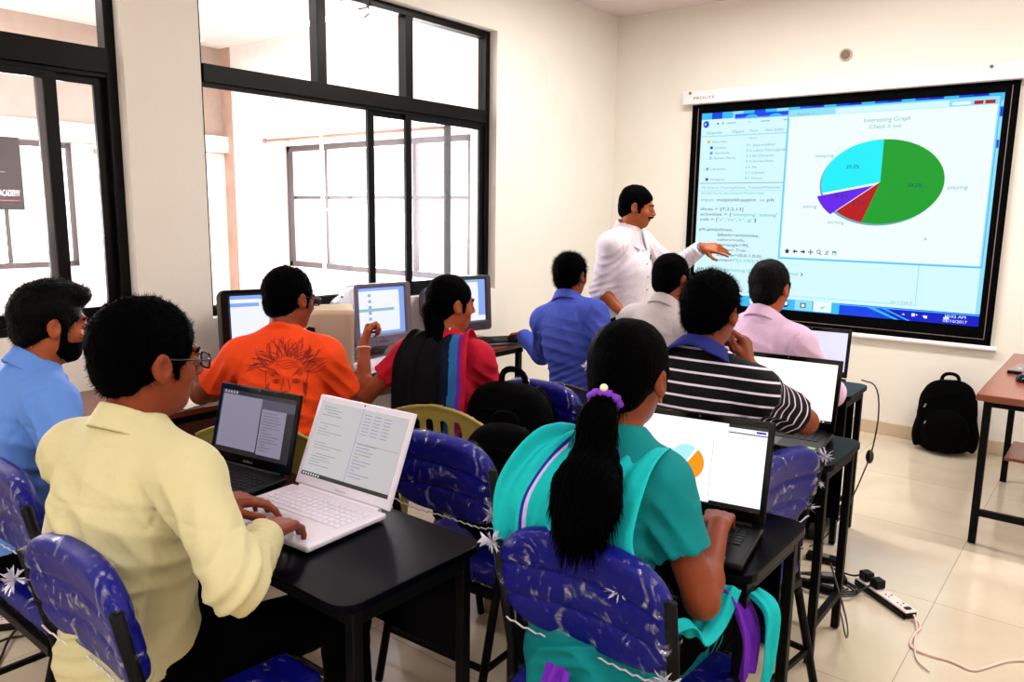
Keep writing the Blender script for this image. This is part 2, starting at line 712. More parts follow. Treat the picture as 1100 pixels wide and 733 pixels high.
M_dkfr = mat('dark_brown_frame', rgb(44, 26, 32), 0.4)
M_mdfr = mat('grey_brown_frame', rgb(140, 116, 116), 0.5)
grid_window(3, 'y', OW[0], OW[1], oz0, oz1, BX - 0.06, [-5.0, -3.9, -3.25], [], M_dkfr)
grid_window(4, 'x', EW[0], EW[1], ez0, ez1, BY + 0.05, [-2.35, -1.75, -1.2], [1.62], M_dkfr)

# curtain rod over the end window, wall conduit, wires
rod = thing('curtain_rod', 'thin brown curtain rod above the window of the balcony beyond the open sliding window', 'curtain rod', (-3.12, BY - 0.07, 2.155))
M_brass = mat('worn_brass', rgb(150, 112, 88), 0.5, 0.3)
MB().cyl((0, 0, 0), (2.7, 0, 0.0), 0.012).build('pole', M_brass, rod, smooth=True)
for x in (-0.02, 2.72):
    MB().ball((x, 0, 0), 0.026).build('finial', M_brass, rod, smooth=True)
for x in (0.25, 2.3):
    MB().span((x, 0, -0.01), (x + 0.02, 0.07, 0.01)).build('bracket', M_brass, rod)
M_pipe = mat('cream_conduit', rgb(226, 206, 198), 0.5)
cd = MB()
cx = -2.2
cd.cyl((cx, BY - 0.13, 0.0), (cx, BY - 0.13, 2.33), 0.016)
cd.cyl((cx, BY - 0.13, 2.33), (-0.4, BY - 0.13, 2.33), 0.016)
cd.ball((cx, BY - 0.13, 2.33), 0.03)
for z in (0.9, 1.5, 2.1):
    cd.span((cx - 0.022, BY - 0.13, z), (cx + 0.022, BY - 0.002, z + 0.02))
tag(cd.build('conduit_pipe', M_pipe, smooth=False), 'pale conduit pipe running up and across the balcony end wall', 'pipe')
# name board hanging in the outer window
sg = thing('hanging_signboard', 'dark signboard with white lettering hanging in the far left balcony window', 'sign', (BX + 0.02, -3.62, 1.47))
MB().span((-0.01, -0.5, 0), (0.01, 0.49, 0.6)).build('board', mat('dark_maroon_board', rgb(16, 6, 14), 0.6, spec=0.1, vary=0.2, vscale=3), sg, bevel=0.003)
tb = MB()
pn = Panel(tb, (0.012, -0.5, 0), (0, 1, 0), (0, 0, 1))
pn.text(0.805, 0.115, 'ACADEMY', 0.05, 1, 0, 0.155)
pn.rect(0.3, 0.075, 0.95, 0.081, 1, 1)
pn.rect(0.75, 0.31, 0.86, 0.313, 1, 0)
tb.build('lettering', [mat('white_letter', rgb(240, 236, 236), 0.5), mat('red_line', rgb(170, 60, 60), 0.5)], sg)
# small box and nail on the balcony wall
nb = MB()
nb.ball((BX + 0.03, -2.5, 2.0), (0.02, 0.03, 0.03)).cyl((BX + 0.0, -2.5, 2.0), (BX + 0.05, -2.5, 2.0), 0.012)
tag(nb.build('wall_hook', M_brass, smooth=True), 'small rusty hook on the balcony wall right of the outer window', 'hook')
# hanging wires at the top of the second window
hw = MB()
hw.tube([(-0.02, -2.66, 2.80), (-0.02, -2.66, 2.68), (-0.01, -2.68, 2.65), (0.0, -2.72, 2.63), (0.01, -2.77, 2.615)], 0.004, 6)
hw.tube([(-0.02, -2.66, 2.68), (0.0, -2.69, 2.635), (0.01, -2.70, 2.6), (0.02, -2.74, 2.575)], 0.003, 6)
hw.tube([(-0.02, -2.66, 2.67), (0.0, -2.655, 2.655), (-0.01, -2.7, 2.655)], 0.004, 6)
tag(hw.build('hanging_wires', mat('black_wire', rgb(20, 18, 18), 0.5), smooth=True), 'loose dark wires hanging at the top of the middle window', 'wire')
# round junction box on the front wall
jb = thing('junction_box', 'small round open junction box high on the front wall above the screen', 'junction box', (1.829, 0, 2.612))
MB().cyl((0, 0, 0), (0, -0.012, 0), 0.042, n=28).build('ring', mat('grey_box', rgb(176, 166, 150), 0.6), jb)
MB().cyl((0, -0.0125, 0), (0, -0.0135, 0), 0.031, n=28).build('opening', mat('dirty_hollow', rgb(120, 104, 90), 0.9, vary=0.4, vscale=40), jb)
# repaired plaster patches on the left wall
pt = MB()
for (y, z, a, b) in ((-1.03, 2.5, 0.07, 0.16), (-0.9, 2.3, 0.09, 0.1), (-0.6, 2.2, 0.05, 0.12), (-1.1, 2.15, 0.05, 0.05)):
    n = 22
    ring = [(0.0012, y + a * math.cos(2 * PI * i / n) * (0.8 + 0.3 * random.random()), z + b * math.sin(2 * PI * i / n) * (0.8 + 0.3 * random.random())) for i in range(n)]
    pt.add(ring, [tuple(range(n))])
struct(pt.build('trim_3', mat('patched_plaster', rgb(227, 220, 208), 0.8, vary=0.04, vscale=30)))

# ------------------------------------------------------------------ projector screen with its picture
ps = thing('projector_screen', 'large pull-down projector screen showing a pie chart and code, mounted on the front wall', 'projector screen', (0, 0, 0))
M_white_pl = mat('white_metal_case', rgb(236, 228, 232), 0.4)
hs = MB()
hs.span((0.655, -0.085, 2.352), (2.99, -0.005, 2.452))
hs.build('housing', M_white_pl, ps, bevel=0.008, seg=3)
hl = MB()
Panel(hl, (0.75, -0.0855, 2.385), (1, 0, 0), (0, 0, 1)).text(0, 0, 'PROLITE', 0.02, 1, 0, 0.17)
hl.build('maker_mark', mat('dark_red_print', rgb(104, 34, 40), 0.5), ps)
for x in (0.72, 2.72):
    MB().cyl((x, -0.085, 2.435), (x, -0.091, 2.435), 0.011, n=12).build('screw', mat('brown_screw', rgb(120, 76, 70), 0.5), ps)
bd = MB()
bd.span((0.719, -0.032, 0.705), (2.878, -0.028, 2.36))
bd.build('border', mat('black_screen_border', rgb(1, 1, 2), 0.8, spec=0.05), ps)
ln = MB()
pnl = Panel(ln, (0, -0.033, 0), (1, 0, 0), (0, 0, 1))
x0, x1, z0, z1 = 0.768, 2.84, 0.745, 2.325
for r in ((x0, z0, x1, z0 + 0.004), (x0, z0, x0 + 0.004, z1), (x1 - 0.004, z0, x1, z1)):
    pnl.rect(*r, 1, 0)
ln.build('seam_line', mat('grey_seam', rgb(126, 108, 104), 0.6), ps)
MB().cyl((0.69, -0.03, 0.69), (2.915, -0.03, 0.69), 0.017, n=16).build('bottom_bar', M_white_pl, ps, smooth=False)

pic = MB()
P = Panel(pic, (0, -0.034, 0), (1, 0, 0), (0, 0, 1), 0.0005)
PM = [emis('beam_ice_white', rgb(214, 250, 255), 1.0, False), emis('beam_white', rgb(236, 255, 255), 1.05, False),
      emis('beam_sky', rgb(60, 190, 255), 1.0, False), emis('beam_blue', rgb(10, 70, 235), 1.0, False),
      emis('beam_green', rgb(22, 160, 42), 1.0, False), emis('beam_cyan', rgb(26, 240, 250), 1.0, False),
      emis('beam_purple', rgb(104, 30, 236), 1.0, False), emis('beam_red', rgb(186, 14, 22), 1.0, False),
      emis('beam_ink', rgb(24, 40, 110), 1.0, False), emis('beam_grey', rgb(120, 170, 190), 1.0, False),
      emis('beam_paleblue', rgb(150, 225, 250), 1.0, False), emis('beam_teal', rgb(60, 190, 180), 1.0, False),
      emis('beam_deep', rgb(8, 24, 200), 1.0, False), emis('beam_gold', rgb(236, 190, 60), 1.0, False)]
ICE, WHT, SKY, BLU, GRN, CYN, PUR, RED, INK, GRY, PAL, TEA, DEP, GLD = range(14)
P.rect(0.803, 0.825, 2.80, 2.283, 0, ICE)
# desktop strip at the top
for i in range(24):
    a = 0.803 + i * (1.997 / 24)
    P.rect(a, 2.235, a + 1.997 / 24 + 0.0005, 2.283, 1, [SKY, PAL, SKY, BLU][(i * 7) % 4] if i < 8 else [BLU, SKY, DEP][(i * 5) % 3])
P.rect(2.775, 0.90, 2.80, 2.27, 1, PAL)
P.rect(2.78, 2.14, 2.80, 2.2, 2, BLU)
P.rect(2.783, 1.95, 2.798, 2.0, 2, BLU)
# file explorer window
P.rect(0.812, 1.76, 1.50, 2.235, 2, ICE)
P.rect(1.07, 2.225, 1.482, 2.262, 2, BLU)
P.wedge(1.2, 2.225, 0.05, 0.03, 0, 180, 3, SKY)
P.wedge(1.38, 2.225, 0.05, 0.025, 0, 180, 3, SKY)
P.rect(0.812, 2.105, 1.50, 2.112, 3, PAL)
P.wedge(0.842, 2.2, 0.024, 0.026, 0, 360, 3, BLU)
P.wedge(0.842, 2.2, 0.012, 0.012, 120, 240, 4, WHT)
P.rect(0.93, 2.196, 0.945, 2.206, 3, INK)
P.rect(0.97, 2.192, 0.985, 2.21, 3, GLD)
for x in (1.01, 1.18, 1.27, 1.44):
    P.rect(x, 2.197, x + (0.07 if x != 1.18 else 0.01), 2.203, 3, GRY)
for t, x, w in (('Organize', 0.845, 0.13), ('Open', 1.055, 0.09), ('Print', 1.195, 0.06), ('New folder', 1.31, 0.14)):
    P.text(x, 2.125, t, 0.02, 3, GRY, w)
for t, x, z, c in (('Favorites', 0.90, 2.058, GLD), ('Desktop', 0.925, 2.013, BLU), ('Downloads', 0.925, 1.973, TEA), ('Recent Places', 0.922, 1.935, PAL),
                   ('Libraries', 0.90, 1.853, SKY), ('Homegroup', 0.90, 1.775, BLU)):
    P.text(x, z, t, 0.017, 3, GRY, 0.013 * len(t))
    P.rect(x - 0.04, z - 0.001, x - 0.018, z + 0.02, 3, c)
P.text(1.19, 2.075, 'Name', 0.014, 3, GRY, 0.06)
for t, z in (('1_Easy.modified', 2.022), ('2_Labels,Title,Legends', 1.983), ('3_Bar,Histogram', 1.944), ('4_Scatter,Stack', 1.905), ('6_Pie', 1.862), ('7_A.Sample', 1.82), ('7_A.Sunny', 1.78)):
    P.text(1.20, z, t, 0.017, 3, GRY, 0.0125 * len(t))
    P.rect(1.178, z, 1.19, z + 0.018, 3, PAL)
# code editor window
P.rect(0.812, 0.905, 2.43, 1.757, 3, ICE)
P.rect(0.812, 1.752, 1.50, 1.757, 4, GRY)
P.text(0.832, 1.712, '7% \\Users\\...\\Training\\Python_Tutorials\\Matplotlib', 0.017, 4, GRY, 0.62)
P.rect(0.812, 1.695, 1.50, 1.699, 4, PAL)
P.text(0.832, 1.672, 'File Edit Format Run Options Window Help', 0.014, 4, TEA, 0.5)
CODE = [(0.833, 1.618, [('import ', GRY), ('matplotlib.pyplot ', INK), ('as', GRY), (' plt', INK)]),
        (0.833, 1.548, [('slices = [7,2,2,13]', INK)]),
        (0.833, 1.508, [("activities = [", INK), ("'sleeping','eating'", TEA)]),
        (0.833, 1.468, [("cols = [", INK), ("'c','m','r','g'", TEA), (']', INK)]),
        (0.833, 1.392, [('plt.pie(slices,', INK)]),
        (0.987, 1.352, [('labels=activities,', INK)]),
        (0.987, 1.315, [('colors=cols,', INK)]),
        (0.987, 1.276, [('startangle=90,', INK)]),
        (0.987, 1.238, [('shadow= True,', INK)]),
        (0.987, 1.199, [('explode=(0,0.1,0,0),', INK)]),
        (0.987, 1.160, [("autopct=", INK), ("'%1.1f%%'", TEA), (')', INK)]),
        (0.833, 1.085, [('plt.title(', INK), ("'Interesting Graph", TEA), ("\\nCheck it out'", TEA), (')', INK)]),
        (0.833, 1.046, [('plt.show()', INK)])]
CW = 0.0188
for x, z, segs in CODE:
    for t, c in segs:
        n = len(t)
        tt = t.strip()
        lead = len(t) - len(t.lstrip())
        P.text(x + lead * CW, z, tt, 0.0215, 4, c, CW * len(tt) * 0.97)
        x += n * CW
P.rect(2.418, 0.93, 2.423, 1.5, 4, PAL)
P.rect(0.812, 0.928, 2.43, 0.932, 4, PAL)
P.text(2.27, 0.936, 'Ln: 1 Col: 0', 0.018, 5, GRY, 0.13)
# figure window
P.rect(1.470, 1.200, 2.785, 2.27, 5, SKY)
P.rect(1.476, 1.208, 2.779, 2.264, 6, PAL)
P.rect(1.486, 1.215, 2.770, 2.205, 7, WHT)
P.rect(1.80, 2.218, 2.50, 2.255, 7, ICE)
P.rect(1.48, 2.205, 2.775, 2.215, 7, WHT)
P.text(1.54, 2.222, 'Figure 1', 0.02, 7, GRY, 0.11)
P.rect(2.64, 2.222, 2.69, 2.244, 7, RED)
P.rect(2.70, 2.222, 2.755, 2.244, 7, RED)
P.rect(2.52, 2.225, 2.62, 2.243, 7, WHT)
P.text(2.138, 2.148, 'Interesting Graph', 0.028, 8, GRY, 0.29, True)
P.text(2.132, 2.105, 'Check it out', 0.028, 8, GRY, 0.2, True)
cx, cz, rx, rz = 2.132, 1.75, 0.388, 0.282
P.wedge(cx - 0.012, cz - 0.012, rx, rz, 0, 360, 8, GRY, 64)
P.wedge(cx, cz, rx, rz, 90, 195, 9, CYN)
P.wedge(cx - 0.037, cz - 0.022, rx, rz, 195, 225, 11, PUR)
P.poly([(cx, cz), (cx + rx * math.cos(math.radians(195)), cz + rz * math.sin(math.radians(195))), (cx + 1.03 * rx * math.cos(math.radians(210)), cz + 1.03 * rz * math.sin(math.radians(210))),
        (cx + rx * math.cos(math.radians(225)), cz + rz * math.sin(math.radians(225)))], 10, WHT)
P.wedge(cx, cz, rx, rz, 225, 255, 9, RED)
P.wedge(cx, cz, rx, rz, 255, 450, 9, GRN, 64)
for t, x, z in (('sleeping', 1.75, 1.925), ('eating', 1.675, 1.572), ('working', 1.86, 1.463), ('playing', 2.60, 1.70)):
    P.text(x, z, t, 0.024, 12, GRY, 0.016 * len(t), True)
for t, x, z in (('29.2%', 1.946, 1.845), ('8.3%', 1.888, 1.645), ('8.3%', 2.003, 1.60), ('54.2%', 2.349, 1.715)):
    P.text(x, z, t, 0.022, 12, INK, 0.085, True)
# toolbar icons: home, arrows, move, zoom, sliders, save
tx, tz, k = 1.535, 1.258, 0.018
P.poly([(tx - k, tz), (tx, tz - 0.0), (tx + k, tz), (tx, tz + k)], 8, INK)
P.rect(tx - 0.012, tz - 0.015, tx + 0.012, tz, 8, INK)
for sx, c in ((-1, 1.594), (1, 1.650)):
    P.poly([(c + sx * k, tz), (c, tz + sx * k * 0.9), (c, tz - sx * k * 0.9)], 8, INK)
    P.rect(min(c, c - sx * k), tz - 0.005, max(c, c - sx * k), tz + 0.005, 8, INK)
c = 1.705
P.rect(c - k, tz - 0.003, c + k, tz + 0.003, 8, INK)
P.rect(c - 0.003, tz - k, c + 0.003, tz + k, 8, INK)
for dx, dz in ((1, 0), (-1, 0), (0, 1), (0, -1)):
    q = (c + dx * 0.02, tz + dz * 0.02)
    P.poly([q, (q[0] - dx * 0.008 - dz * 0.007, q[1] - dz * 0.008 + dx * 0.007), (q[0] - dx * 0.008 + dz * 0.007, q[1] - dz * 0.008 - dx * 0.007)], 9, INK)
c = 1.762
P.wedge(c, tz + 0.004, 0.014, 0.014, 0, 360, 8, INK)
P.wedge(c, tz + 0.004, 0.009, 0.009, 0, 360, 9, WHT)
P.poly([(c + 0.008, tz - 0.004), (c + 0.02, tz - 0.016), (c + 0.016, tz - 0.02), (c + 0.005, tz - 0.008)], 8, INK)
for i in range(3):
    P.rect(1.805, tz - 0.013 + i * 0.011, 1.832, tz - 0.010 + i * 0.011, 8, INK)
    P.rect(1.81 + i * 0.006, tz - 0.016 + i * 0.011, 1.815 + i * 0.006, tz - 0.007 + i * 0.011, 8, INK)
P.rect(1.855, tz - 0.015, 1.885, tz + 0.015, 8, GRY)
P.rect(1.860, tz - 0.012, 1.880, tz - 0.002, 9, WHT)
P.poly([(2.436, 1.39), (2.452, 1.372), (2.443, 1.371), (2.44, 1.362)], 8, GRY)
# task bar
nb_ = 30
for i in range(nb_):
    a = 0.803 + i * 1.997 / nb_
    P.rect(a, 0.825, a + 1.997 / nb_ + 0.0006, 0.905 - 0.0005, 6, SKY if i < 17 else (BLU if i < 22 else DEP))
P.rect(0.803, 0.893, 2.80, 0.900, 7, SKY)
P.poly([(2.1, 0.9), (2.15, 0.9), (2.33, 0.825), (2.30, 0.825)], 7, SKY)
P.poly([(2.2, 0.9), (2.22, 0.9), (2.40, 0.825), (2.38, 0.825)], 7, SKY)
P.wedge(0.86, 0.865, 0.035, 0.035, 0, 360, 8, DEP)
for x, c1, c2 in ((1.30, WHT, CYN), (1.42, WHT, CYN), (1.55, INK, WHT)):
    P.wedge(x, 0.868, 0.025, 0.025, 0, 360, 8, c1)
    P.wedge(x + 0.005, 0.872, 0.014, 0.014, 0, 360, 9, c2)
P.rect(1.62, 0.832, 1.745, 0.902, 8, PAL)
P.rect(1.66, 0.85, 1.70, 0.885, 9, INK)
P.rect(1.668, 0.856, 1.692, 0.878, 10, WHT)
P.rect(1.755, 0.832, 1.88, 0.904, 8, WHT)
P.poly([(1.80, 0.85), (1.82, 0.872), (1.83, 0.866), (1.85, 0.885), (1.84, 0.87), (1.82, 0.858)], 9, TEA)
P.poly([(2.345, 0.862), (2.365, 0.862), (2.355, 0.872)], 8, WHT)
P.rect(2.405, 0.857, 2.425, 0.877, 8, WHT)
P.rect(2.43, 0.865, 2.44, 0.872, 8, WHT)
P.poly([(2.47, 0.868), (2.50, 0.868), (2.50, 0.85), (2.485, 0.85)], 8, WHT)
P.poly([(2.595, 0.86), (2.603, 0.86), (2.615, 0.85), (2.615, 0.878), (2.603, 0.868), (2.595, 0.868)], 8, WHT)
P.wedge(2.615, 0.864, 0.014, 0.014, -50, 50, 8, WHT)
P.text(2.665, 0.869, '10:02 AM', 0.0185, 8, WHT, 0.12, True)
P.text(2.665, 0.838, '06/10/2017', 0.0185, 8, WHT, 0.14, True)
pic.build('projected_picture', PM, ps)
# ------------------------------------------------------------------ signed-distance modelling (smooth solid shapes)
class SDF:
    def __init__(s, lo, hi, h):
        s.h = h
        s.lo = np.array(lo, dtype=np.float64)
        s.n = np.ceil((np.array(hi) - s.lo) / h).astype(int) + 1
        s.f = np.full(s.n, 0.06, dtype=np.float32)

    def block(s, lo, hi):
        a = np.clip(np.floor((np.array(lo) - s.lo) / s.h).astype(int), 0, s.n)
        b = np.clip(np.ceil((np.array(hi) - s.lo) / s.h).astype(int) + 1, 0, s.n)
        if np.any(b <= a):
            return None, None
        ax = [(s.lo[k] + s.h * np.arange(a[k], b[k])).astype(np.float32) for k in range(3)]
        X, Y, Z = np.meshgrid(*ax, indexing='ij')
        return (slice(a[0], b[0]), slice(a[1], b[1]), slice(a[2], b[2])), (X, Y, Z)

    @staticmethod
    def smin(a, b, k):
        if k <= 0:
            return np.minimum(a, b)
        h = np.maximum(k - np.abs(a - b), 0) / k
        return np.minimum(a, b) - h * h * k * 0.25

    @staticmethod
    def cone_d(P, a, b, ra, rb, sq=None):
        a, b = np.array(a, float), np.array(b, float)
        q = [P[i] - a[i] for i in range(3)]
        ab = b - a
        m = 1.0
        if sq is not None:
            ax, k = np.array(sq[0], float), sq[1]
            ax = ax / np.linalg.norm(ax)
            dp = (q[0] * ax[0] + q[1] * ax[1] + q[2] * ax[2]) * (k - 1)
            q = [q[i] + dp * ax[i] for i in range(3)]
            ab = ab + ax * (ab @ ax) * (k - 1)
            m = max(1.0, k) ** 0.7
        L2 = max(float(ab @ ab), 1e-9)
        t = np.clip((q[0] * ab[0] + q[1] * ab[1] + q[2] * ab[2]) / L2, 0, 1)
        d = np.sqrt((q[0] - t * ab[0]) ** 2 + (q[1] - t * ab[1]) ** 2 + (q[2] - t * ab[2]) ** 2)
        return (d - (ra + (rb - ra) * t)) / m

    @staticmethod
    def ell_d(P, c, r, R=None):
        q = [P[i] - c[i] for i in range(3)]
        if R is not None:
            R = np.array(R)
            q = [q[0] * R[0, k] + q[1] * R[1, k] + q[2] * R[2, k] for k in range(3)]
        k0 = np.sqrt(sum((q[i] / r[i]) ** 2 for i in range(3)))
        k1 = np.sqrt(sum((q[i] / r[i] ** 2) ** 2 for i in range(3)))
        return k0 * (k0 - 1) / np.maximum(k1, 1e-6)

    @staticmethod
    def box_d(P, c, half, rnd=0.0, R=None):
        q = [P[i] - c[i] for i in range(3)]
        if R is not None:
            R = np.array(R)
            q = [q[0] * R[0, k] + q[1] * R[1, k] + q[2] * R[2, k] for k in range(3)]
        q = [np.abs(q[i]) - (half[i] - rnd) for i in range(3)]
        o = np.sqrt(sum(np.maximum(x, 0) ** 2 for x in q))
        return o + np.minimum(np.maximum(np.maximum(q[0], q[1]), q[2]), 0) - rnd

    def _put(s, lo, hi, fn, k, caps=None, sub=False, pad=0.06):
        sl, P = s.block(np.array(lo) - pad, np.array(hi) + pad)
        if sl is None:
            return
        d = fn(P)
        if caps:
            for p0, n in caps:
                n = np.array(n, float)
                n = n / np.linalg.norm(n)
                d = np.maximum(d, (P[0] - p0[0]) * n[0] + (P[1] - p0[1]) * n[1] + (P[2] - p0[2]) * n[2])
        if sub:
            s.f[sl] = -SDF.smin(-s.f[sl], d, k)
        else:
            s.f[sl] = SDF.smin(s.f[sl], d, k)

    def cone(s, a, b, ra, rb=None, k=0.02, sq=None, caps=None, sub=False):
        rb = ra if rb is None else rb
        r = max(ra, rb)
        a, b = np.array(a, float), np.array(b, float)
        s._put(np.minimum(a, b) - r, np.maximum(a, b) + r, lambda P: SDF.cone_d(P, a, b, ra, rb, sq), k, caps, sub)

    def ell(s, c, r, k=0.02, R=None, caps=None, sub=False):
        m = max(r)
        c = np.array(c, float)
        s._put(c - m, c + m, lambda P: SDF.ell_d(P, c, r, R), k, caps, sub)

    def box(s, c, half, rnd=0.005, k=0.0, R=None, caps=None, sub=False):
        m = float(np.linalg.norm(half)) if R is not None else np.array(half, float)
        c = np.array(c, float)
        s._put(c - m, c + m, lambda P: SDF.box_d(P, c, half, rnd, R), k, caps, sub)

    def fn(s, lo, hi, f, k=0.0, sub=False):
        s._put(lo, hi, f, k, None, sub)

    def mesh(s):
        """surface nets"""
        f = s.f
        f[0], f[-1] = 0.05, 0.05
        f[:, 0], f[:, -1] = 0.05, 0.05
        f[:, :, 0], f[:, :, -1] = 0.05, 0.05
        ins = f < 0
        c = np.zeros(np.array(f.shape) - 1, dtype=np.int8)
        for i in (0, 1):
            for j in (0, 1):
                for k in (0, 1):
                    c += ins[i:f.shape[0] - 1 + i, j:f.shape[1] - 1 + j, k:f.shape[2] - 1 + k]
        act = (c > 0) & (c < 8)
        idx = np.argwhere(act)
        num = -np.ones(act.shape, dtype=np.int64)
        num[act] = np.arange(len(idx))
        acc = np.zeros((len(idx), 3))
        cnt = np.zeros(len(idx))
        I, J, K = idx.T
        corners = [(a, b, d) for a in (0, 1) for b in (0, 1) for d in (0, 1)]
        for p in corners:
            for ax in range(3):
                if p[ax] == 1:
                    continue
                q = list(p)
                q[ax] = 1
                va = f[I + p[0], J + p[1], K + p[2]].astype(float)
                vb = f[I + q[0], J + q[1], K + q[2]].astype(float)
                m = (va < 0) != (vb < 0)
                t = np.where(m, va / np.where(m, va - vb, 1), 0)
                pos = np.array(p, float)[None, :].repeat(len(idx), 0)
                pos[:, ax] += t
                acc[m] += pos[m]
                cnt[m] += 1
        v = s.lo + s.h * (idx + acc / np.maximum(cnt, 1)[:, None])
        faces = []
        for ax in range(3):
            u, w = (ax + 1) % 3, (ax + 2) % 3
            sl0 = [slice(None)] * 3
            sl1 = [slice(None)] * 3
            sl0[ax] = slice(0, f.shape[ax] - 1)
            sl1[ax] = slice(1, f.shape[ax])
            A, B = ins[tuple(sl0)], ins[tuple(sl1)]
            e = np.argwhere(A != B)
            e = e[(e[:, u] > 0) & (e[:, w] > 0) & (e[:, u] < f.shape[u] - 1) & (e[:, w] < f.shape[w] - 1)]
            flip = A[e[:, 0], e[:, 1], e[:, 2]]
            du = np.zeros(3, int)
            dw = np.zeros(3, int)
            du[u] = 1
            dw[w] = 1
            q = [num[tuple((e - du - dw).T)], num[tuple((e - dw).T)], num[tuple(e.T)], num[tuple((e - du).T)]]
            q = np.stack(q, 1)
            q[~flip] = q[~flip][:, ::-1]
            faces.append(q)
        return v, np.concatenate(faces)


def normals_of(v, f):
    n = np.zeros_like(v)
    a, b, c, d = v[f[:, 0]], v[f[:, 1]], v[f[:, 2]], v[f[:, 3]]
    fn = np.cross(c - a, d - b)
    for k in range(4):
        np.add.at(n, f[:, k], fn)
    return n / np.maximum(np.linalg.norm(n, axis=1), 1e-12)[:, None]


def relax(v, f, it=2, w=0.5):
    e = np.concatenate([f[:, [0, 1]], f[:, [1, 2]], f[:, [2, 3]], f[:, [3, 0]]])
    for _ in range(it):
        acc = np.zeros_like(v)
        cnt = np.zeros(len(v))
        np.add.at(acc, e[:, 0], v[e[:, 1]])
        np.add.at(cnt, e[:, 0], 1)
        np.add.at(acc, e[:, 1], v[e[:, 0]])
        np.add.at(cnt, e[:, 1], 1)
        v = v * (1 - w) + w * acc / np.maximum(cnt, 1)[:, None]
    return v


def wob(p, sc, seed=0):
    """cheap vectorised smooth noise in about -1..1"""
    r = np.random.RandomState(seed)
    o = np.zeros(len(p))
    for i in range(7):
        d = r.normal(size=3)
        d = d / np.linalg.norm(d) * sc * (0.6 + 0.25 * i)
        o += np.sin(p @ d + r.uniform(0, 6.28) + 1.3 * np.sin(p @ (r.normal(size=3) * sc * 0.4))) / (1 + 0.3 * i)
    return o / 3.2


def link_mesh(name, v, f, mats, parent=None, smooth=True, mi=None, attr=None, label=None):
    me = bpy.data.meshes.new(name)
    me.vertices.add(len(v))
    me.vertices.foreach_set('co', np.asarray(v, dtype=np.float32).ravel())
    f = np.asarray(f)
    me.loops.add(f.size)
    me.loops.foreach_set('vertex_index', f.ravel().astype(np.int32))
    me.polygons.add(len(f))
    me.polygons.foreach_set('loop_start', np.arange(0, f.size, f.shape[1], dtype=np.int32))
    mats = mats if isinstance(mats, (list, tuple)) else [mats]
    for m in mats:
        me.materials.append(m)
    if mi is not None:
        me.polygons.foreach_set('material_index', np.asarray(mi, dtype=np.int32))
    me.update(calc_edges=True)
    me.polygons.foreach_set('use_smooth', [smooth] * len(f))
    if attr is not None:
        for k, arr in attr.items():
            at = me.attributes.new(k, 'FLOAT', 'POINT')
            at.data.foreach_set('value', np.asarray(arr, dtype=np.float32))
    me.validate()
    o = bpy.data.objects.new(name, me)
    COL.objects.link(o)
    if parent is not None:
        o.parent = parent
    if label:
        o['label'] = label
    return o


# ------------------------------------------------------------------ common materials
M_blackmetal = mat('black_painted_steel', rgb(1, 1, 2), 0.5, 0.0, spec=0.12, bump=0.05, bscale=80)
M_darktop = mat('dark_laminate_top', rgb(3, 2, 8), 0.28, vary=0.2, vscale=5, spec=0.03)
M_bluevinyl = mat('royal_blue_vinyl', rgb(4, 7, 112), 0.4, bump=0.1, bscale=30, spec=0.12)
M_film = plastic_film()
M_filmw = mat('crumpled_white_film', rgb(206, 202, 220), 0.2, bump=0.9, bscale=70, coat=0.7)
M_blackpl = mat('black_plastic', rgb(2, 2, 3), 0.38, spec=0.15, bump=0.05, bscale=200)
M_blackgl = mat('glossy_black_plastic', rgb(2, 2, 3), 0.12, spec=0.2)
M_silver = mat('silver_white_plastic', rgb(214, 208, 222), 0.32)
M_key_w = mat('pale_key_plastic', rgb(220, 214, 228), 0.4)
M_key_b = mat('black_key_plastic', rgb(5, 4, 6), 0.4, spec=0.2)
M_greypl = mat('grey_monitor_plastic', rgb(96, 86, 102), 0.4, bump=0.08, bscale=300)
M_greydk = mat('dark_grey_monitor_plastic', rgb(50, 43, 54), 0.4, bump=0.08, bscale=300)
M_beige = mat('beige_monitor_plastic', rgb(196, 184, 178), 0.45)
M_wood = mat('brown_wood_laminate', rgb(104, 46, 26), 0.3, vary=0.22, vscale=9, stretch=(1, 6, 6), coat=0.2)
M_woodrt = mat('teacher_table_wood', rgb(128, 64, 44), 0.32, vary=0.22, vscale=7, stretch=(7, 1, 7), coat=0.2)
M_paper = mat('white_paper', rgb(238, 234, 226), 0.7)
M_cable = mat('black_cable', rgb(12, 10, 12), 0.4)
M_wcable = mat('white_cable', rgb(222, 196, 186), 0.45)
M_bag = mat('black_backpack_fabric', rgb(1, 1, 1), 0.9, spec=0.05, bump=0.35, bscale=240)
M_zip = mat('dull_metal_zip', rgb(150, 146, 150), 0.35, 0.8)
M_olive = mat('cream_olive_plastic', rgb(150, 132, 62), 0.4)
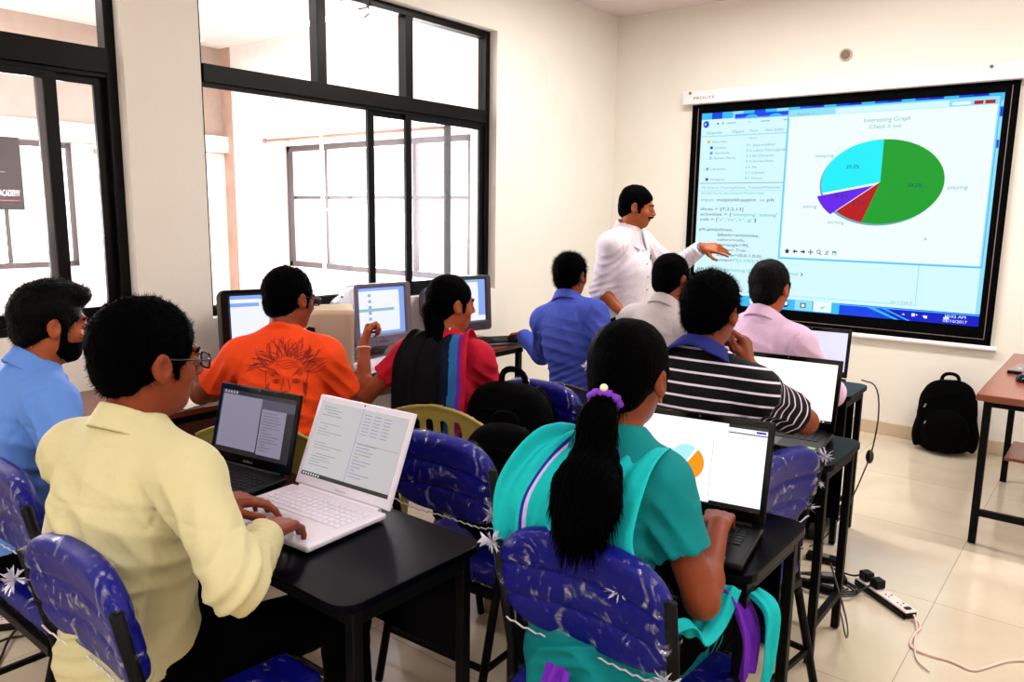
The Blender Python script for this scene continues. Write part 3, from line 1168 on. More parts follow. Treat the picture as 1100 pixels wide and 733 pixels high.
# ------------------------------------------------------------------ furniture builders
def desk(label, x0, x1, y0, y1, ztop, rotz=0.0, group='dark training desks', top=None, legs=None, name='training_desk', low=True):
    """Narrow training desk: rounded dark top, square steel legs, end cross bars and a rear stretcher."""
    cx, cy = (x0 + x1) / 2, (y0 + y1) / 2
    w, d = x1 - x0, y1 - y0
    t = thing(name, label, 'desk', (cx, cy, 0), rotz, group)
    tp = MB()
    poly = []
    rr = 0.05
    for sx, sy, a0 in ((1, -1, -90), (1, 1, 0), (-1, 1, 90), (-1, -1, 180)):
        for i in range(5):
            a = math.radians(a0 + 90 * i / 4)
            poly.append((sx * (w / 2 - rr) + rr * math.cos(a), sy * (d / 2 - rr) + rr * math.sin(a)))
    tp.prism(poly, ztop - 0.022, ztop)
    tp.build('top', top or M_darktop, t, bevel=0.003)
    lw = 0.027
    ins = 0.03
    for sx in (-1, 1):
        for sy in (-1, 1):
            px, py = sx * (w / 2 - ins), sy * (d / 2 - ins - 0.02)
            MB().span((px - lw / 2, py - lw / 2, 0.006), (px + lw / 2, py + lw / 2, ztop - 0.023)).build('leg', M_blackmetal, t, bevel=0.003)
    fr, fl2 = MB(), MB()
    a, b = w / 2 - ins, d / 2 - ins - 0.02
    for s in (-1, 1):
        fr.span((s * a - 0.012, -b, ztop - 0.06), (s * a + 0.012, b, ztop - 0.024))
        fr.span((-a, s * b - 0.012, ztop - 0.06), (a, s * b + 0.012, ztop - 0.024))
        fl2.span((s * a - 0.012, -b, 0.13), (s * a + 0.012, b, 0.155))
    fl2.span((-a, b - 0.012, 0.13), (a, b + 0.012, 0.155))
    fr.build('frame', M_blackmetal, t, bevel=0.002)
    fl2.build('foot_rail', M_blackmetal, t, bevel=0.002)
    if low:
        MB().span((-a + 0.02, b - 0.006, ztop - 0.30), (a - 0.02, b + 0.004, ztop - 0.061)).build('modesty_panel', M_darktop, t, bevel=0.002)
    return t


def backrest_field(infl=0.0):
    """padded back cushion, wide and softly curved, with two pressed-in grooves; centred at the origin, facing +Y"""
    s = SDF((-0.27, -0.10, -0.17), (0.27, 0.10, 0.17), 0.006)

    def d(P):
        X, Y, Z = P
        Yc = Y + 0.55 * X * X - 0.02
        # superellipse outline in XZ
        o = (np.abs(X) / 0.215) ** 3.4 + (np.abs(Z) / 0.135) ** 3.0
        dd = (o ** (1 / 3.2) - 1) * 0.13
        th = 0.026 - 0.007 * np.exp(-((Z - 0.045 + 0.25 * X * X) / 0.009) ** 2) - 0.007 * np.exp(-((Z + 0.035 + 0.25 * X * X) / 0.009) ** 2)
        q0 = np.maximum(dd + 0.02, 0)
        q1 = np.maximum(np.abs(Yc) - th + 0.02, 0)
        return np.sqrt(q0 ** 2 + q1 ** 2) - 0.02 + np.minimum(np.maximum(dd + 0.02, np.abs(Yc) - th + 0.02), 0) - infl
    s.fn((-0.26, -0.09, -0.16), (0.26, 0.09, 0.16), d)
    return s.mesh()


_bk = backrest_field()
_bw = backrest_field(0.004)


def seat_field(infl=0.0):
    s = SDF((-0.25, -0.25, -0.06), (0.25, 0.25, 0.06), 0.007)
    s.box((0, 0, 0), (0.215 + infl, 0.21 + infl, 0.028 + infl), 0.026)
    return s.mesh()


_sk = seat_field()
_sw = seat_field(0.004)


def tuft(mb, c, r, seed, nstr=26):
    """gathered, crumpled end of the plastic wrap"""
    rn = random.Random(seed)
    c = Vector(c)
    for i in range(nstr):
        d = Vector((rn.gauss(0, 1), rn.gauss(0, 0.8), rn.gauss(0, 0.7))).normalized()
        L = r * (0.5 + rn.random())
        s = d.cross(Vector((rn.random(), rn.random(), 1))).normalized() * (0.10 * L)
        mid = c + d * L * 0.55 + Vector((rn.gauss(0, 0.12), rn.gauss(0, 0.12), rn.gauss(0, 0.12))) * L
        mb.add([c, mid - s, c + d * L, mid + s], [(0, 1, 2), (0, 2, 3)])


def blue_chair(label, loc, rotz, seed=1, group='blue padded chairs in plastic wrap', wrap=1.0, tufts=((-0.21, -0.03, 0.07), (0.2, -0.03, -0.06))):
    t = thing('padded_chair', label, 'chair', (loc[0], loc[1], 0), rotz, group)
    lw = 0.025
    Rb = Euler((0.20, 0, 0)).to_matrix()
    bc = Vector((0, -0.215, 0.715))

    def tr(v, R, c):
        return np.asarray(v) @ np.array(R).T + np.array(c)
    v, f = _bk
    link_mesh('backrest', tr(v, Rb, bc), f, M_bluevinyl, t)
    v, f = _bw
    v2 = v + normals_of(v, f) * (0.0035 * (wob(v * (1, 1, 3), 70, seed)) + 0.0015)[:, None]
    wr = link_mesh('plastic_wrap', tr(v2, Rb, bc), f, M_film, t)
    tf = MB()
    for k, c in enumerate(tufts):
        tuft(tf, Rb @ Vector(c) + bc, 0.024, seed * 7 + k, 46)
    # gathered hem along the lower edge
    ring = []
    for i in range(40):
        x = -0.2 + 0.4 * i / 39
        z = -0.132 + 0.03 * abs(x / 0.2) ** 4 + 0.003 * math.sin(i * 2.1 + seed)
        y = 0.02 - 0.55 * x * x - 0.03
        ring.append(Rb @ Vector((x, y, z)) + bc)
    tf.tube(ring, 0.0022, 5)
    tf.build('wrap_gather', M_filmw, t)
    v, f = _sk
    link_mesh('seat', v + np.array((0, 0, 0.43)), f, M_bluevinyl, t)
    v, f = _sw
    v2 = v + normals_of(v, f) * (0.003 * (wob(v, 60, seed + 3)) + 0.001)[:, None]
    link_mesh('plastic_wrap', v2 + np.array((0, 0, 0.43)), f, M_film, t)
    for s in (-1, 1):
        fr = MB()
        fr.tube([(s * 0.20, -0.30, 0.006), (s * 0.20, -0.20, 0.40), (s * 0.208, -0.19, 0.52), (s * 0.212, -0.245, 0.79)], 0.0135, 8)
        fr.build('leg', M_blackmetal, t, smooth=True)
        MB().tube([(s * 0.20, 0.24, 0.006), (s * 0.20, 0.17, 0.40)], 0.0135, 8).build('leg', M_blackmetal, t, smooth=True)
    fr = MB()
    for s in (-1, 1):
        fr.bar((s * 0.20, -0.21, 0.39), (s * 0.20, 0.18, 0.39), lw)
        fr.bar((s * 0.20, -0.25, 0.17), (s * 0.20, 0.22, 0.17), 0.016)
    fr.bar((-0.2, -0.21, 0.39), (0.2, -0.21, 0.39), lw)
    fr.bar((-0.2, 0.17, 0.39), (0.2, 0.17, 0.39), lw)
    fr.bar((-0.2, -0.255, 0.17), (0.2, -0.255, 0.17), 0.016)
    fr.build('seat_frame', M_blackmetal, t, bevel=0.002)
    return t


def plastic_chair(label, loc, rotz, m=None, zk=1.0):
    """moulded cream chair with a slotted back"""
    t = thing('plastic_chair', label, 'chair', (loc[0], loc[1], 0), rotz, 'moulded plastic chairs')
    m = m or M_olive
    s = SDF((-0.26, -0.30, 0.40), (0.26, 0.26, 0.86), 0.007)

    def back(P):
        X, Y, Z = P
        yb = -0.20 - (Z - 0.45) * 0.16 - 0.0
        Yc = Y - yb + 0.5 * (0.22 ** 2 - 0) * 0 - 0.45 * X * X * -1
        hw = 0.19 + 0.025 * np.clip((Z - 0.42) / 0.36, 0, 1)
        top = 0.80 - 1.1 * X * X
        d2 = np.maximum(np.abs(X) - hw, np.maximum(Z - top, 0.41 - Z))
        rim = np.exp(-(d2 / 0.012) ** 2) * 0.008
        return np.maximum(d2, np.abs(Yc) - 0.005 - rim)
    s.fn((-0.25, -0.3, 0.4), (0.25, -0.1, 0.84), back)
    for x in (-0.09, -0.03, 0.03, 0.09):
        s.box((x, -0.235, 0.64), (0.014, 0.08, 0.10), 0.013, sub=True)

    def seat(P):
        X, Y, Z = P
        z0 = 0.43 - 0.012 * np.exp(-(X / 0.14) ** 2 - (Y / 0.14) ** 2)
        d2 = np.maximum(np.abs(X) - 0.215, np.abs(Y) - 0.215)
        return np.maximum(d2, np.abs(Z - z0) - 0.007)
    s.fn((-0.24, -0.24, 0.405), (0.24, 0.24, 0.46), seat, 0.02)
    v, f = s.mesh()
    v = relax(v, f, 1)
    v[:, 2] = 0.43 + (v[:, 2] - 0.43) * (zk if zk == 1.0 else 0.65)
    link_mesh('shell', v, f, m, t)
    for sx in (-1, 1):
        for sy in (-1, 1):
            MB().bar((sx * 0.18, sy * 0.17, 0.43), (sx * 0.22, sy * 0.23, 0.004), 0.032, 0.028).build('leg', m, t, bevel=0.006)
    return t


def laptop(label, loc, rotz, w, d, tilt, body, keym, bezel, screen_fn, lid_h=None, silver=False, group=None, logo=None, thick=0.02, kb_tint=None):
    """origin at the middle of the hinge line on the desk; the user sits on the -Y side"""
    lid_h = lid_h or d
    t = thing('laptop', label, 'laptop', loc, rotz, group)
    b = MB()
    b.span((-w / 2, -d, 0.004), (w / 2, 0.0, thick))
    base = b.build('base', body, t, bevel=0.006, seg=3)
    k = MB()
    kw, kd = w * 0.86, d * 0.44
    rows, cols = 6, 15
    y0 = -d * 0.12 - kd
    for r in range(rows):
        for c in range(cols):
            x = -kw / 2 + (c + 0.5) * kw / cols
            y = y0 + (rows - 1 - r + 0.5) * kd / rows
            if r == 5 and 4 <= c <= 9:
                if c == 4:
                    k.span((x - kw / cols * 0.42, y - kd / rows * 0.4, thick), (x + kw / cols * 5.42, y + kd / rows * 0.4, thick + 0.0022))
                continue
            k.box((x, y, thick + 0.0011), (kw / cols * 0.84, kd / rows * 0.82, 0.0022))
    ko = k.build('keyboard', keym, t, bevel=0.0006, seg=1)
    tp = MB()
    tp.span((-0.055, -d + 0.012, thick), (0.05, y0 - 0.012, thick + 0.0008))
    tp.build('touchpad', silver and mat('silver_touchpad', rgb(196, 192, 206), 0.3) or mat('dark_touchpad', rgb(18, 18, 24), 0.3), t, bevel=0.001)
    h = MB()
    h.cyl((-w * 0.42, 0.002, thick - 0.003), (w * 0.42, 0.002, thick - 0.003), 0.008, n=14)
    h.build('hinge', silver and M_silver or M_blackpl, t, smooth=False)
    # lid in a tilted frame
    R = Euler((-tilt, 0, 0)).to_matrix()
    o = Vector((0, 0.006, thick - 0.002))

    def T(x, y, z):
        return o + R @ Vector((x, y, z))
    l = MB()
    l.box(T(0, 0.004, lid_h / 2 + 0.004), (w, 0.007, lid_h), R)
    lo = l.build('lid', body, t, bevel=0.003, seg=3)
    bz = MB()
    bz.box(T(0, -0.0002, lid_h / 2 + 0.004), (w - 0.006, 0.0022, lid_h - 0.006), R)
    bz.build('bezel', bezel, t, bevel=0.0008)
    m = 0.016
    s = MB()
    P = Panel(s, T(-w / 2 + m, -0.0015, 0.032), R @ Vector((1, 0, 0)), R @ Vector((0, 0, 1)), 0.00025)
    sw, sh = w - 2 * m, lid_h - 0.032 - 0.014
    mats = screen_fn(P, sw, sh)
    s.build('display', mats, t)
    cm = MB()
    cm.cyl(T(0, -0.0012, lid_h - 0.004), T(0, -0.0022, lid_h - 0.004), 0.0026, n=12)
    cm.build('webcam', M_key_b if silver else M_greypl, t)
    if logo:
        lg = MB()
        Panel(lg, T(-0.02, -0.0014, 0.0135), R @ Vector((1, 0, 0)), R @ Vector((0, 0, 1))).text(0, 0, logo, 0.006, 1, 0, 0.04)
        lg.build('maker_mark', mat('grey_print', rgb(120, 116, 130), 0.5), t)
    return t, base


def screen_code(P, w, h):
    """two bright panes of a code editor"""
    M = [emis('lcd_grey_white', rgb(204, 200, 202), 0.85), emis('lcd_text', rgb(138, 132, 142), 0.8), emis('lcd_bluetext', rgb(120, 130, 196), 0.8),
         emis('lcd_black', rgb(6, 6, 8), 0.4), emis('lcd_white', rgb(236, 236, 238), 0.9)]
    P.rect(0, 0, w, h, 0, 3)
    P.rect(0, 0.011, w, h, 1, 0)
    P.rect(w * 0.5, 0.011, w * 0.505, h, 2, 2)
    P.rect(w * 0.505, h * 0.56, w * 0.98, h * 0.565, 2, 1)
    rn = random.Random(3)
    for i in range(22):
        y = h * 0.93 - i * h * 0.037
        if i in (4, 5, 11, 12, 16):
            continue
        P.rect(w * 0.05 + (0.05 * w if i % 5 == 2 else 0), y, w * (0.14 + 0.24 * rn.random()), y + 0.0016, 2, 1)
    for i in range(20):
        y = h * 0.93 - i * h * 0.042
        if 7 <= i <= 8:
            continue
        n = 3 if i < 7 else 1
        for j in range(n):
            a = w * (0.53 + 0.11 * j)
            P.rect(a, y, a + w * (0.05 + (0.2 * rn.random() if n == 1 else 0.03)), y + 0.0018, 2, 2 if i % 3 else 1)
    for i in range(7):
        P.rect(w * (0.02 + 0.03 * i), 0.003, w * (0.035 + 0.03 * i), 0.008, 1, 4)
    return M


def screen_two_panes(P, w, h):
    M = [emis('lcd_lavender', rgb(168, 160, 184), 0.6), emis('lcd_midgrey', rgb(96, 92, 116), 0.5), emis('lcd_darkpane', rgb(30, 28, 40), 0.4), emis('lcd_pale', rgb(196, 192, 206), 0.6)]
    P.rect(0, 0, w, h, 0, 2)
    P.rect(0.006, 0.016, w * 0.56, h * 0.93, 1, 0)
    P.rect(w * 0.57, 0.012, w * 0.9, h * 0.78, 1, 0)
    P.rect(w * 0.56, h * 0.78, w, h * 0.93, 1, 1)
    P.rect(w * 0.57, 0.012, w * 0.575, h * 0.8, 2, 2)
    rn = random.Random(5)
    for i in range(14):
        y = h * 0.72 - i * h * 0.045
        P.rect(w * 0.6, y, w * (0.66 + 0.2 * rn.random()), y + 0.0016, 2, 1)
    for i in range(5):
        P.rect(w * (0.03 + 0.04 * i), h * 0.945, w * (0.055 + 0.04 * i), h * 0.985, 2, 3)
    return M


def screen_pie(P, w, h):
    M = [emis('lcd_bright_white', rgb(246, 246, 255), 1.25), emis('lcd_orange', rgb(250, 156, 0), 1.0), emis('lcd_lightcyan', rgb(170, 236, 236), 1.1),
         emis('lcd_lilac', rgb(200, 196, 240), 1.1), emis('lcd_black', rgb(6, 6, 8), 0.4), emis('lcd_greyline', rgb(206, 208, 226), 1.0), emis('lcd_tabblue', rgb(40, 60, 200), 0.8)]
    P.rect(0, 0, w, h, 0, 4)
    P.rect(0, 0.012, w, h - 0.008, 1, 0)
    P.rect(0, 0.006, w * 0.63, 0.020, 2, 0)
    P.rect(w * 0.62, h * 0.06, w * 0.625, h * 0.8, 2, 5)
    P.rect(w * 0.12, h * 0.8, w * 0.6, h * 0.805, 2, 5)
    P.rect(0.0, h - 0.008, w * 0.72, h, 2, 0)
    P.rect(0, h - 0.006, w * 0.05, h, 3, 6)
    P.rect(w * 0.72, h - 0.022, w, h - 0.019, 2, 4)
    P.rect(w * 0.92, h - 0.016, w * 0.99, h - 0.010, 2, 6)
    cx, cy, r = w * 0.43, h * 0.47, h * 0.21
    P.wedge(cx, cy, r, r, 60, 200, 3, 2)
    P.wedge(cx, cy, r, r, 200, 235, 3, 3)
    P.wedge(cx + 0.004, cy - 0.002, r, r, -128, 55, 4, 1)
    P.text(cx + r * 0.4, cy - r * 0.3, '54.2%', 0.003, 5, 6)
    for i in range(6):
        P.rect(w * (0.7 + 0.035 * i), h * 0.78, w * (0.72 + 0.035 * i), h * 0.785, 2, 5)
    return M


def screen_white(P, w, h):
    M = [emis('lcd_warm_white', rgb(250, 246, 242), 1.3), emis('lcd_black', rgb(6, 6, 8), 0.4)]
    P.rect(0, 0, w, h, 0, 1)
    P.rect(0, 0.010, w, h, 1, 0)
    for i in range(6):
        P.rect(w * (0.74 + 0.035 * i), 0.003, w * (0.755 + 0.035 * i), 0.007, 1, 0)
    return M


def screen_lilac(P, w, h):
    M = [emis('lcd_lilac_white', rgb(222, 220, 246), 1.1)]
    P.rect(0, 0, w, h, 0, 0)
    return M


def crt(label, loc, rotz, size, bezel_m, body_m, tilt=0.06, content=0, scale=1.0, flat=False):
    """tube monitor: swivel foot, deep tapering housing, bezel with a bulging glowing screen; faces -Y"""
    t = thing('crt_monitor', label, 'monitor', loc, rotz, 'tube monitors on the side desk')
    w, h, dp = size
    z0 = 0.075
    R = Euler((-tilt, 0, 0)).to_matrix()
    o = Vector((0, 0, z0))

    def T(x, y, z):
        return o + R @ Vector((x, y, z))
    f = MB()
    f.cyl((0, 0.12, 0.002), (0, 0.12, 0.018), 0.125, 0.115, 32)
    f.cyl((0, 0.12, 0.018), (0, 0.12, 0.055), 0.06, 0.09, 32)
    f.build('foot', body_m, t, bevel=0.003)

    def ring(y, ww, hh, zc, r):
        out = []
        for sx, sz, a0 in ((1, -1, -90), (1, 1, 0), (-1, 1, 90), (-1, -1, 180)):
            for i in range(5):
                a = math.radians(a0 + 90 * i / 4)
                out.append(T(sx * (ww / 2 - r) + r * math.cos(a), y, zc + sz * (hh / 2 - r) + r * math.sin(a)))
        return out
    hb = MB()
    zc = h / 2
    hb.loft([ring(0.035, w - 0.004, h - 0.004, zc, 0.025), ring(0.10, w - 0.012, h - 0.012, zc, 0.03), ring(0.15, w * 0.9, h * 0.88, zc - 0.0, 0.04), ring(dp * 0.75, w * 0.66, h * 0.7, zc - 0.01, 0.05),
             ring(dp, w * 0.56, h * 0.56, zc - 0.015, 0.05)])
    hb.build('housing', body_m, t, smooth=False, bevel=0.002)
    vn = MB()
    for k in range(6):
        vn.box(T(-w * 0.38 + 0.0, 0.16 + 0.02 * k, h * 0.76), (0.004, 0.006, 0.07), R)
    sl = MB()
    sl.box(T(-w * 0.445, 0.125, h * 0.8), (0.02, 0.04, 0.012), R)
    sl.build('side_slot', M_blackpl, t)
    bz = MB()
    iw, ih = w * 0.80, h * 0.745
    zc2 = h * 0.555
    out = ring(0.0, w, h, zc, 0.02)
    out2 = ring(0.036, w, h, zc, 0.02)

    def ring2(y, ww, hh, r):
        q = []
        for sx, sz, a0 in ((1, -1, -90), (1, 1, 0), (-1, 1, 90), (-1, -1, 180)):
            for i in range(5):
                a = math.radians(a0 + 90 * i / 4)
                q.append(T(sx * (ww / 2 - r) + r * math.cos(a), y, zc2 + sz * (hh / 2 - r) + r * math.sin(a)))
        return q
    bz.loft([out2, out, ring2(0.001, iw + 0.02, ih + 0.02, 0.014), ring2(0.014, iw, ih, 0.010)], cap=False)
    bz.build('bezel', bezel_m, t)
    s = MB()

    def bulge(u, v):
        x = (u - 0.5) * iw
        z = (v - 0.5) * ih
        return T(x, 0.012 - 0.010 * (1 - (2 * u - 1) ** 2) * (1 - (2 * v - 1) ** 2), zc2 + z)
    n = 16
    s.grid(bulge, n, n)
    mats = [emis('crt_glow_white', rgb(226, 230, 255), 1.15), emis('crt_glow_blue', rgb(132, 168, 240), 1.0), emis('crt_glow_grey', rgb(150, 170, 190), 1.0), emis('crt_glow_teal', rgb(140, 190, 206), 1.0)]
    for j in range(n):
        for i in range(n):
            m = 0
            if content == 1:
                if j == n - 1 or i == n - 1 or i == n - 2:
                    m = 1
                elif j == 8 and i < 12:
                    m = 3
                elif i == 3 and j > 2:
                    m = 2 if j % 2 else 0
                elif j == 0:
                    m = 1
            elif content == 2:
                if i >= n - 3 and j > 1:
                    m = 1
                elif j == n - 1:
                    m = 3
            elif content == 0 and (j == n - 1 or (j == n - 3 and i < 6)):
                m = 1
            s.mi[j * n + i] = m
    s.build('screen', mats, t, smooth=True)
    bt = MB()
    for k in range(5):
        bt.cyl(T(-0.05 + 0.018 * k, 0.002, h * 0.075), T(-0.05 + 0.018 * k, -0.004, h * 0.075), 0.006, n=12)
    bt.cyl(T(w * 0.33, 0.002, h * 0.08), T(w * 0.33, -0.004, h * 0.08), 0.010, n=14)
    bt.ball(T(0.0, -0.001, h * 0.125), (0.014, 0.003, 0.009))
    bt.build('buttons', body_m, t)
    return t


def keyboard(label, loc, rotz, body_m, key_m, group='keyboards on the side desk'):
    t = thing('keyboard', label, 'keyboard', loc, rotz, group)
    b = MB()
    b.prism([(-0.08, 0.002), (0.08, 0.002), (0.08, 0.026), (-0.08, 0.014)], -0.225, 0.225, M=Matrix(((0, 0, 1, 0), (1, 0, 0, 0), (0, 1, 0, 0), (0, 0, 0, 1))))
    b.build('case', body_m, t, bevel=0.004)
    k = MB()
    for r in range(6):
        for c in range(21):
            if c in (15, 17) and r != 3:
                pass
            if c == 16 and r in (2, 3, 4):
                continue
            x = -0.205 + c * 0.0205
            y = -0.062 + r * 0.022 + (0.006 if r == 5 else 0)
            k.box((x, y, 0.0225 + (y + 0.08) * 0.075), (0.0165, 0.0175, 0.009), taper=0.8)
    k.build('keys', key_m, t)
    return t


def backpack(label, loc, rotz, scale=1.0, tilt=0.0, hang=False, group=None, seed=1):
    t = thing('backpack', label, 'backpack', loc, rotz, group)
    s = SDF((-0.25, -0.20, -0.02), (0.25, 0.20, 0.56), 0.007)

    def body(P):
        X, Y, Z = P
        hw = 0.165 * np.clip(1.06 - 0.26 * np.clip((Z - 0.14) / 0.34, 0, 1) ** 2.4, 0.1, 2)
        q = (np.abs(X) / hw) ** 3 + (np.abs(Y) / (0.105 - 0.03 * Z / 0.46)) ** 2.6 + (np.abs(Z - 0.235) / 0.235) ** 4.5
        return (q ** (1 / 3.2) - 1) * 0.11
    s.fn((-0.19, -0.13, 0), (0.19, 0.13, 0.48), body)
    s.ell((0, -0.10, 0.15), (0.13, 0.06, 0.13), 0.02)
    s.ell((-0.160, 0.0, 0.11), (0.026, 0.055, 0.09), 0.02)
    s.ell((0.160, 0.0, 0.11), (0.026, 0.055, 0.09), 0.02)
    v, f = s.mesh()
    n = normals_of(v, f)
    v = v + n * (0.006 * wob(v, 22, seed) + 0.002 * wob(v, 70, seed + 1))[:, None]
    v = v * scale
    v[:, 2] = np.maximum(v[:, 2], 0.001)
    R = np.array(Euler((tilt, 0, 0)).to_matrix())
    link_mesh('bag_body', v @ R.T, f, M_bag, t)
    Rm = Matrix(R.tolist()).to_3x3() * 1.0

    def K(pts):
        return [Rm @ (Vector(p) * scale) for p in pts]
    hd = MB()
    hd.tube(K([(-0.05, 0.03, 0.45), (-0.045, 0.03, 0.487), (-0.02, 0.03, 0.505), (0.02, 0.03, 0.505), (0.045, 0.03, 0.487), (0.05, 0.03, 0.45)]), 0.011 * scale, 8, smooth=1)
    hd.build('carry_handle', M_bag, t, smooth=True)
    for sx in (-1, 1):
        st = MB()
        st.tube(K([(sx * 0.06, 0.08, 0.43), (sx * 0.09, 0.125, 0.36), (sx * 0.10, 0.13, 0.22), (sx * 0.13, 0.10, 0.06)]), 0.017 * scale, 8, smooth=2)
        st.build('shoulder_strap', M_bag, t, smooth=True)
    zp = MB()
    zp.tube(K([(-0.14, -0.085, 0.10), (-0.14, -0.10, 0.26), (-0.10, -0.10, 0.37), (0, -0.10, 0.405), (0.10, -0.10, 0.37), (0.14, -0.10, 0.26), (0.14, -0.085, 0.10)]), 0.004 * scale, 6, smooth=2)
    zp.build('zip', M_bag, t, smooth=True)
    pu = MB()
    pu.box(Rm @ (Vector((-0.125, -0.125, 0.30)) * scale), (0.010, 0.005, 0.026), Euler((0, 0.4, 0)).to_matrix())
    pu.box(Rm @ (Vector((-0.115, -0.165, 0.20)) * scale), (0.008, 0.005, 0.02), Euler((0, 0.4, 0)).to_matrix())
    pu.build('zip_pull', M_zip, t, bevel=0.001)
    return t
# ------------------------------------------------------------------ placing desks and chairs
DZ = 0.72
desk('dark training desk in front of the cream-shirted man, nearest desk on the left', 0.95, 2.37, -4.86, -4.42, DZ)
desk('dark training desk in front of the turquoise-dressed woman', 2.25, 2.945, -4.20, -3.78, DZ)
desk('dark training desk in front of the man in the striped shirt', 1.62, 2.845, -3.28, -2.88, DZ)
desk('dark training desk in front of the man in the pink shirt, nearest the screen', 1.42, 2.61, -2.22, -1.86, DZ)
# long wooden side desk under the windows
sd = thing('side_desk', 'long brown side desk under the windows carrying the tube monitors', 'desk', (0, 0, 0))
MB().span((0.03, -4.75, DZ - 0.025), (0.66, -2.02, DZ)).build('top', M_wood, sd, bevel=0.004)
for (x, y) in ((0.62, -2.06), (0.08, -2.06), (0.62, -3.3), (0.08, -3.3), (0.62, -4.7), (0.08, -4.7)):
    MB().span((x - 0.016, y - 0.016, 0.004), (x + 0.016, y + 0.016, DZ - 0.026)).build('leg', M_blackmetal, sd, bevel=0.002)
fr = MB()
for x in (0.62, 0.08):
    fr.span((x - 0.012, -4.69, DZ - 0.062), (x + 0.012, -2.07, DZ - 0.026))
for y in (-3.3, -4.7):
    fr.span((0.09, y - 0.012, DZ - 0.062), (0.61, y + 0.012, DZ - 0.026))
fr.span((0.05, -2.07, DZ - 0.058), (0.65, -2.05, DZ - 0.03))
fr.span((0.09, -2.072, DZ - 0.062), (0.61, -2.048, DZ - 0.026))
MB().span((0.08, -2.068, 0.12), (0.62, -2.052, 0.145)).build('foot_rail', M_blackmetal, sd, bevel=0.002)
fr.build('frame', M_blackmetal, sd, bevel=0.002)
MB().span((0.1, -4.68, DZ - 0.30), (0.112, -2.08, DZ - 0.063)).build('modesty_panel', M_wood, sd)

# teacher's table at the right
tt = thing('teacher_table', 'brown wooden table on black metal legs at the right edge below the screen', 'table', (0, 0, 0))
tz = 0.735
MB().span((3.045, -1.80, tz - 0.032), (4.05, -0.42, tz)).build('top', M_woodrt, tt, bevel=0.004)
for (x, y) in ((3.085, -1.71), (3.085, -0.60), (4.0, -1.71), (4.0, -0.60)):
    MB().span((x - 0.016, y - 0.016, 0.004), (x + 0.016, y + 0.016, tz - 0.033)).build('leg', M_blackmetal, tt, bevel=0.002)
fr = MB()
for y in (-1.71, -0.60):
    fr.span((3.085, y - 0.012, tz - 0.07), (4.0, y + 0.012, tz - 0.034))
for x in (3.085, 4.0):
    fr.span((x - 0.012, -1.71, tz - 0.07), (x + 0.012, -0.60, tz - 0.034))
fr.build('frame', M_blackmetal, tt, bevel=0.002)
MB().span((3.085, -1.722, 0.14), (4.0, -1.698, 0.172)).build('foot_rail', M_blackmetal, tt, bevel=0.002)
MB().span((3.085, -0.612, 0.2), (4.0, -0.588, 0.23)).build('shelf_rail', M_blackmetal, tt, bevel=0.002)
MB().span((3.11, -0.98, 0.23), (3.98, -0.58, 0.248)).build('shelf', M_woodrt, tt, bevel=0.003)
rt = thing('router', 'flat grey and black device lying on the wooden table at the right', 'router', (3.185, -1.02, tz + 0.001), 0.05)
MB().prism([(-0.10, -0.13), (0.12, -0.13), (0.12, 0.13), (-0.06, 0.13)], 0, 0.018).build('case', mat('device_grey', rgb(120, 108, 106), 0.35), rt, bevel=0.005)
MB().span((-0.10, -0.138, 0.0), (0.12, -0.130, 0.016)).build('front_edge', M_blackgl, rt, bevel=0.002)
MB().cyl((-0.05, -0.05, 0.018), (-0.05, -0.05, 0.0195), 0.01).build('power_button', M_silver, rt)
mo = thing('computer_mouse', 'black computer mouse on the wooden table at the right', 'mouse', (3.18, -1.34, tz + 0.001), 0.3)
s_ = SDF((-0.05, -0.08, -0.01), (0.05, 0.08, 0.06), 0.004)
s_.ell((0, 0, 0.002), (0.033, 0.056, 0.034), caps=[((0, 0, 0), (0, 0, -1))])
v_, f_ = s_.mesh()
link_mesh('shell', v_, f_, M_blackgl, mo)
MB().cyl((-0.004, 0.028, 0.031), (0.004, 0.028, 0.031), 0.007, n=14).build('scroll_wheel', M_greypl, mo)
cl = MB()
cl.tube([(3.30 + 0.10 * math.cos(a) + 0.05, -1.0 + 0.13 * math.sin(a), 0.012 + 0.004 * a) for a in [i * 0.35 for i in range(40)]], 0.004, 6)
tag(cl.build('coiled_cable', M_cable, smooth=True), 'thin cable coiled on the floor under the wooden table', 'cable')

# blue padded chairs
blue_chair('blue plastic-wrapped chair under the man in the cream shirt, bottom left', (1.955, -4.965), 0.0, 1, tufts=((-0.2, -0.05, 0.03), (0.19, -0.04, -0.09)))
blue_chair('blue plastic-wrapped chair under the man in the light blue shirt at the left edge', (1.28, -4.87), 0.0, 2)
blue_chair('blue plastic-wrapped chair under the turquoise-dressed woman, bottom centre', (2.705, -4.28), 0.0, 3, tufts=((-0.215, -0.03, 0.09), (0.09, 0.0, 0.055), (0.2, -0.03, -0.1)))
blue_chair('blue plastic-wrapped chair of the man in the striped shirt', (2.59, -3.61), 1.45, 4, tufts=((0.22, -0.02, 0.09), (0.22, -0.02, 0.0), (0.21, -0.02, -0.08)))
blue_chair('empty blue plastic-wrapped chair directly behind the silver laptop screen', (1.95, -3.93), 0.05, 5)
blue_chair('blue plastic-wrapped chair with a black backpack hung on it, centre of the room', (1.73, -3.12), 0.0, 6)
blue_chair('blue plastic-wrapped chair under the man in the grey shirt', (1.72, -2.40), 0.0, 7)
blue_chair('blue plastic-wrapped chair under the man in the pink shirt', (2.27, -2.52), 0.0, 8)
plastic_chair('cream moulded plastic chair under the man in the orange t-shirt', (1.13, -4.10), 0.5)
plastic_chair('cream moulded plastic chair under the woman in the red top at the tube monitors', (1.49, -3.51), 0.25)
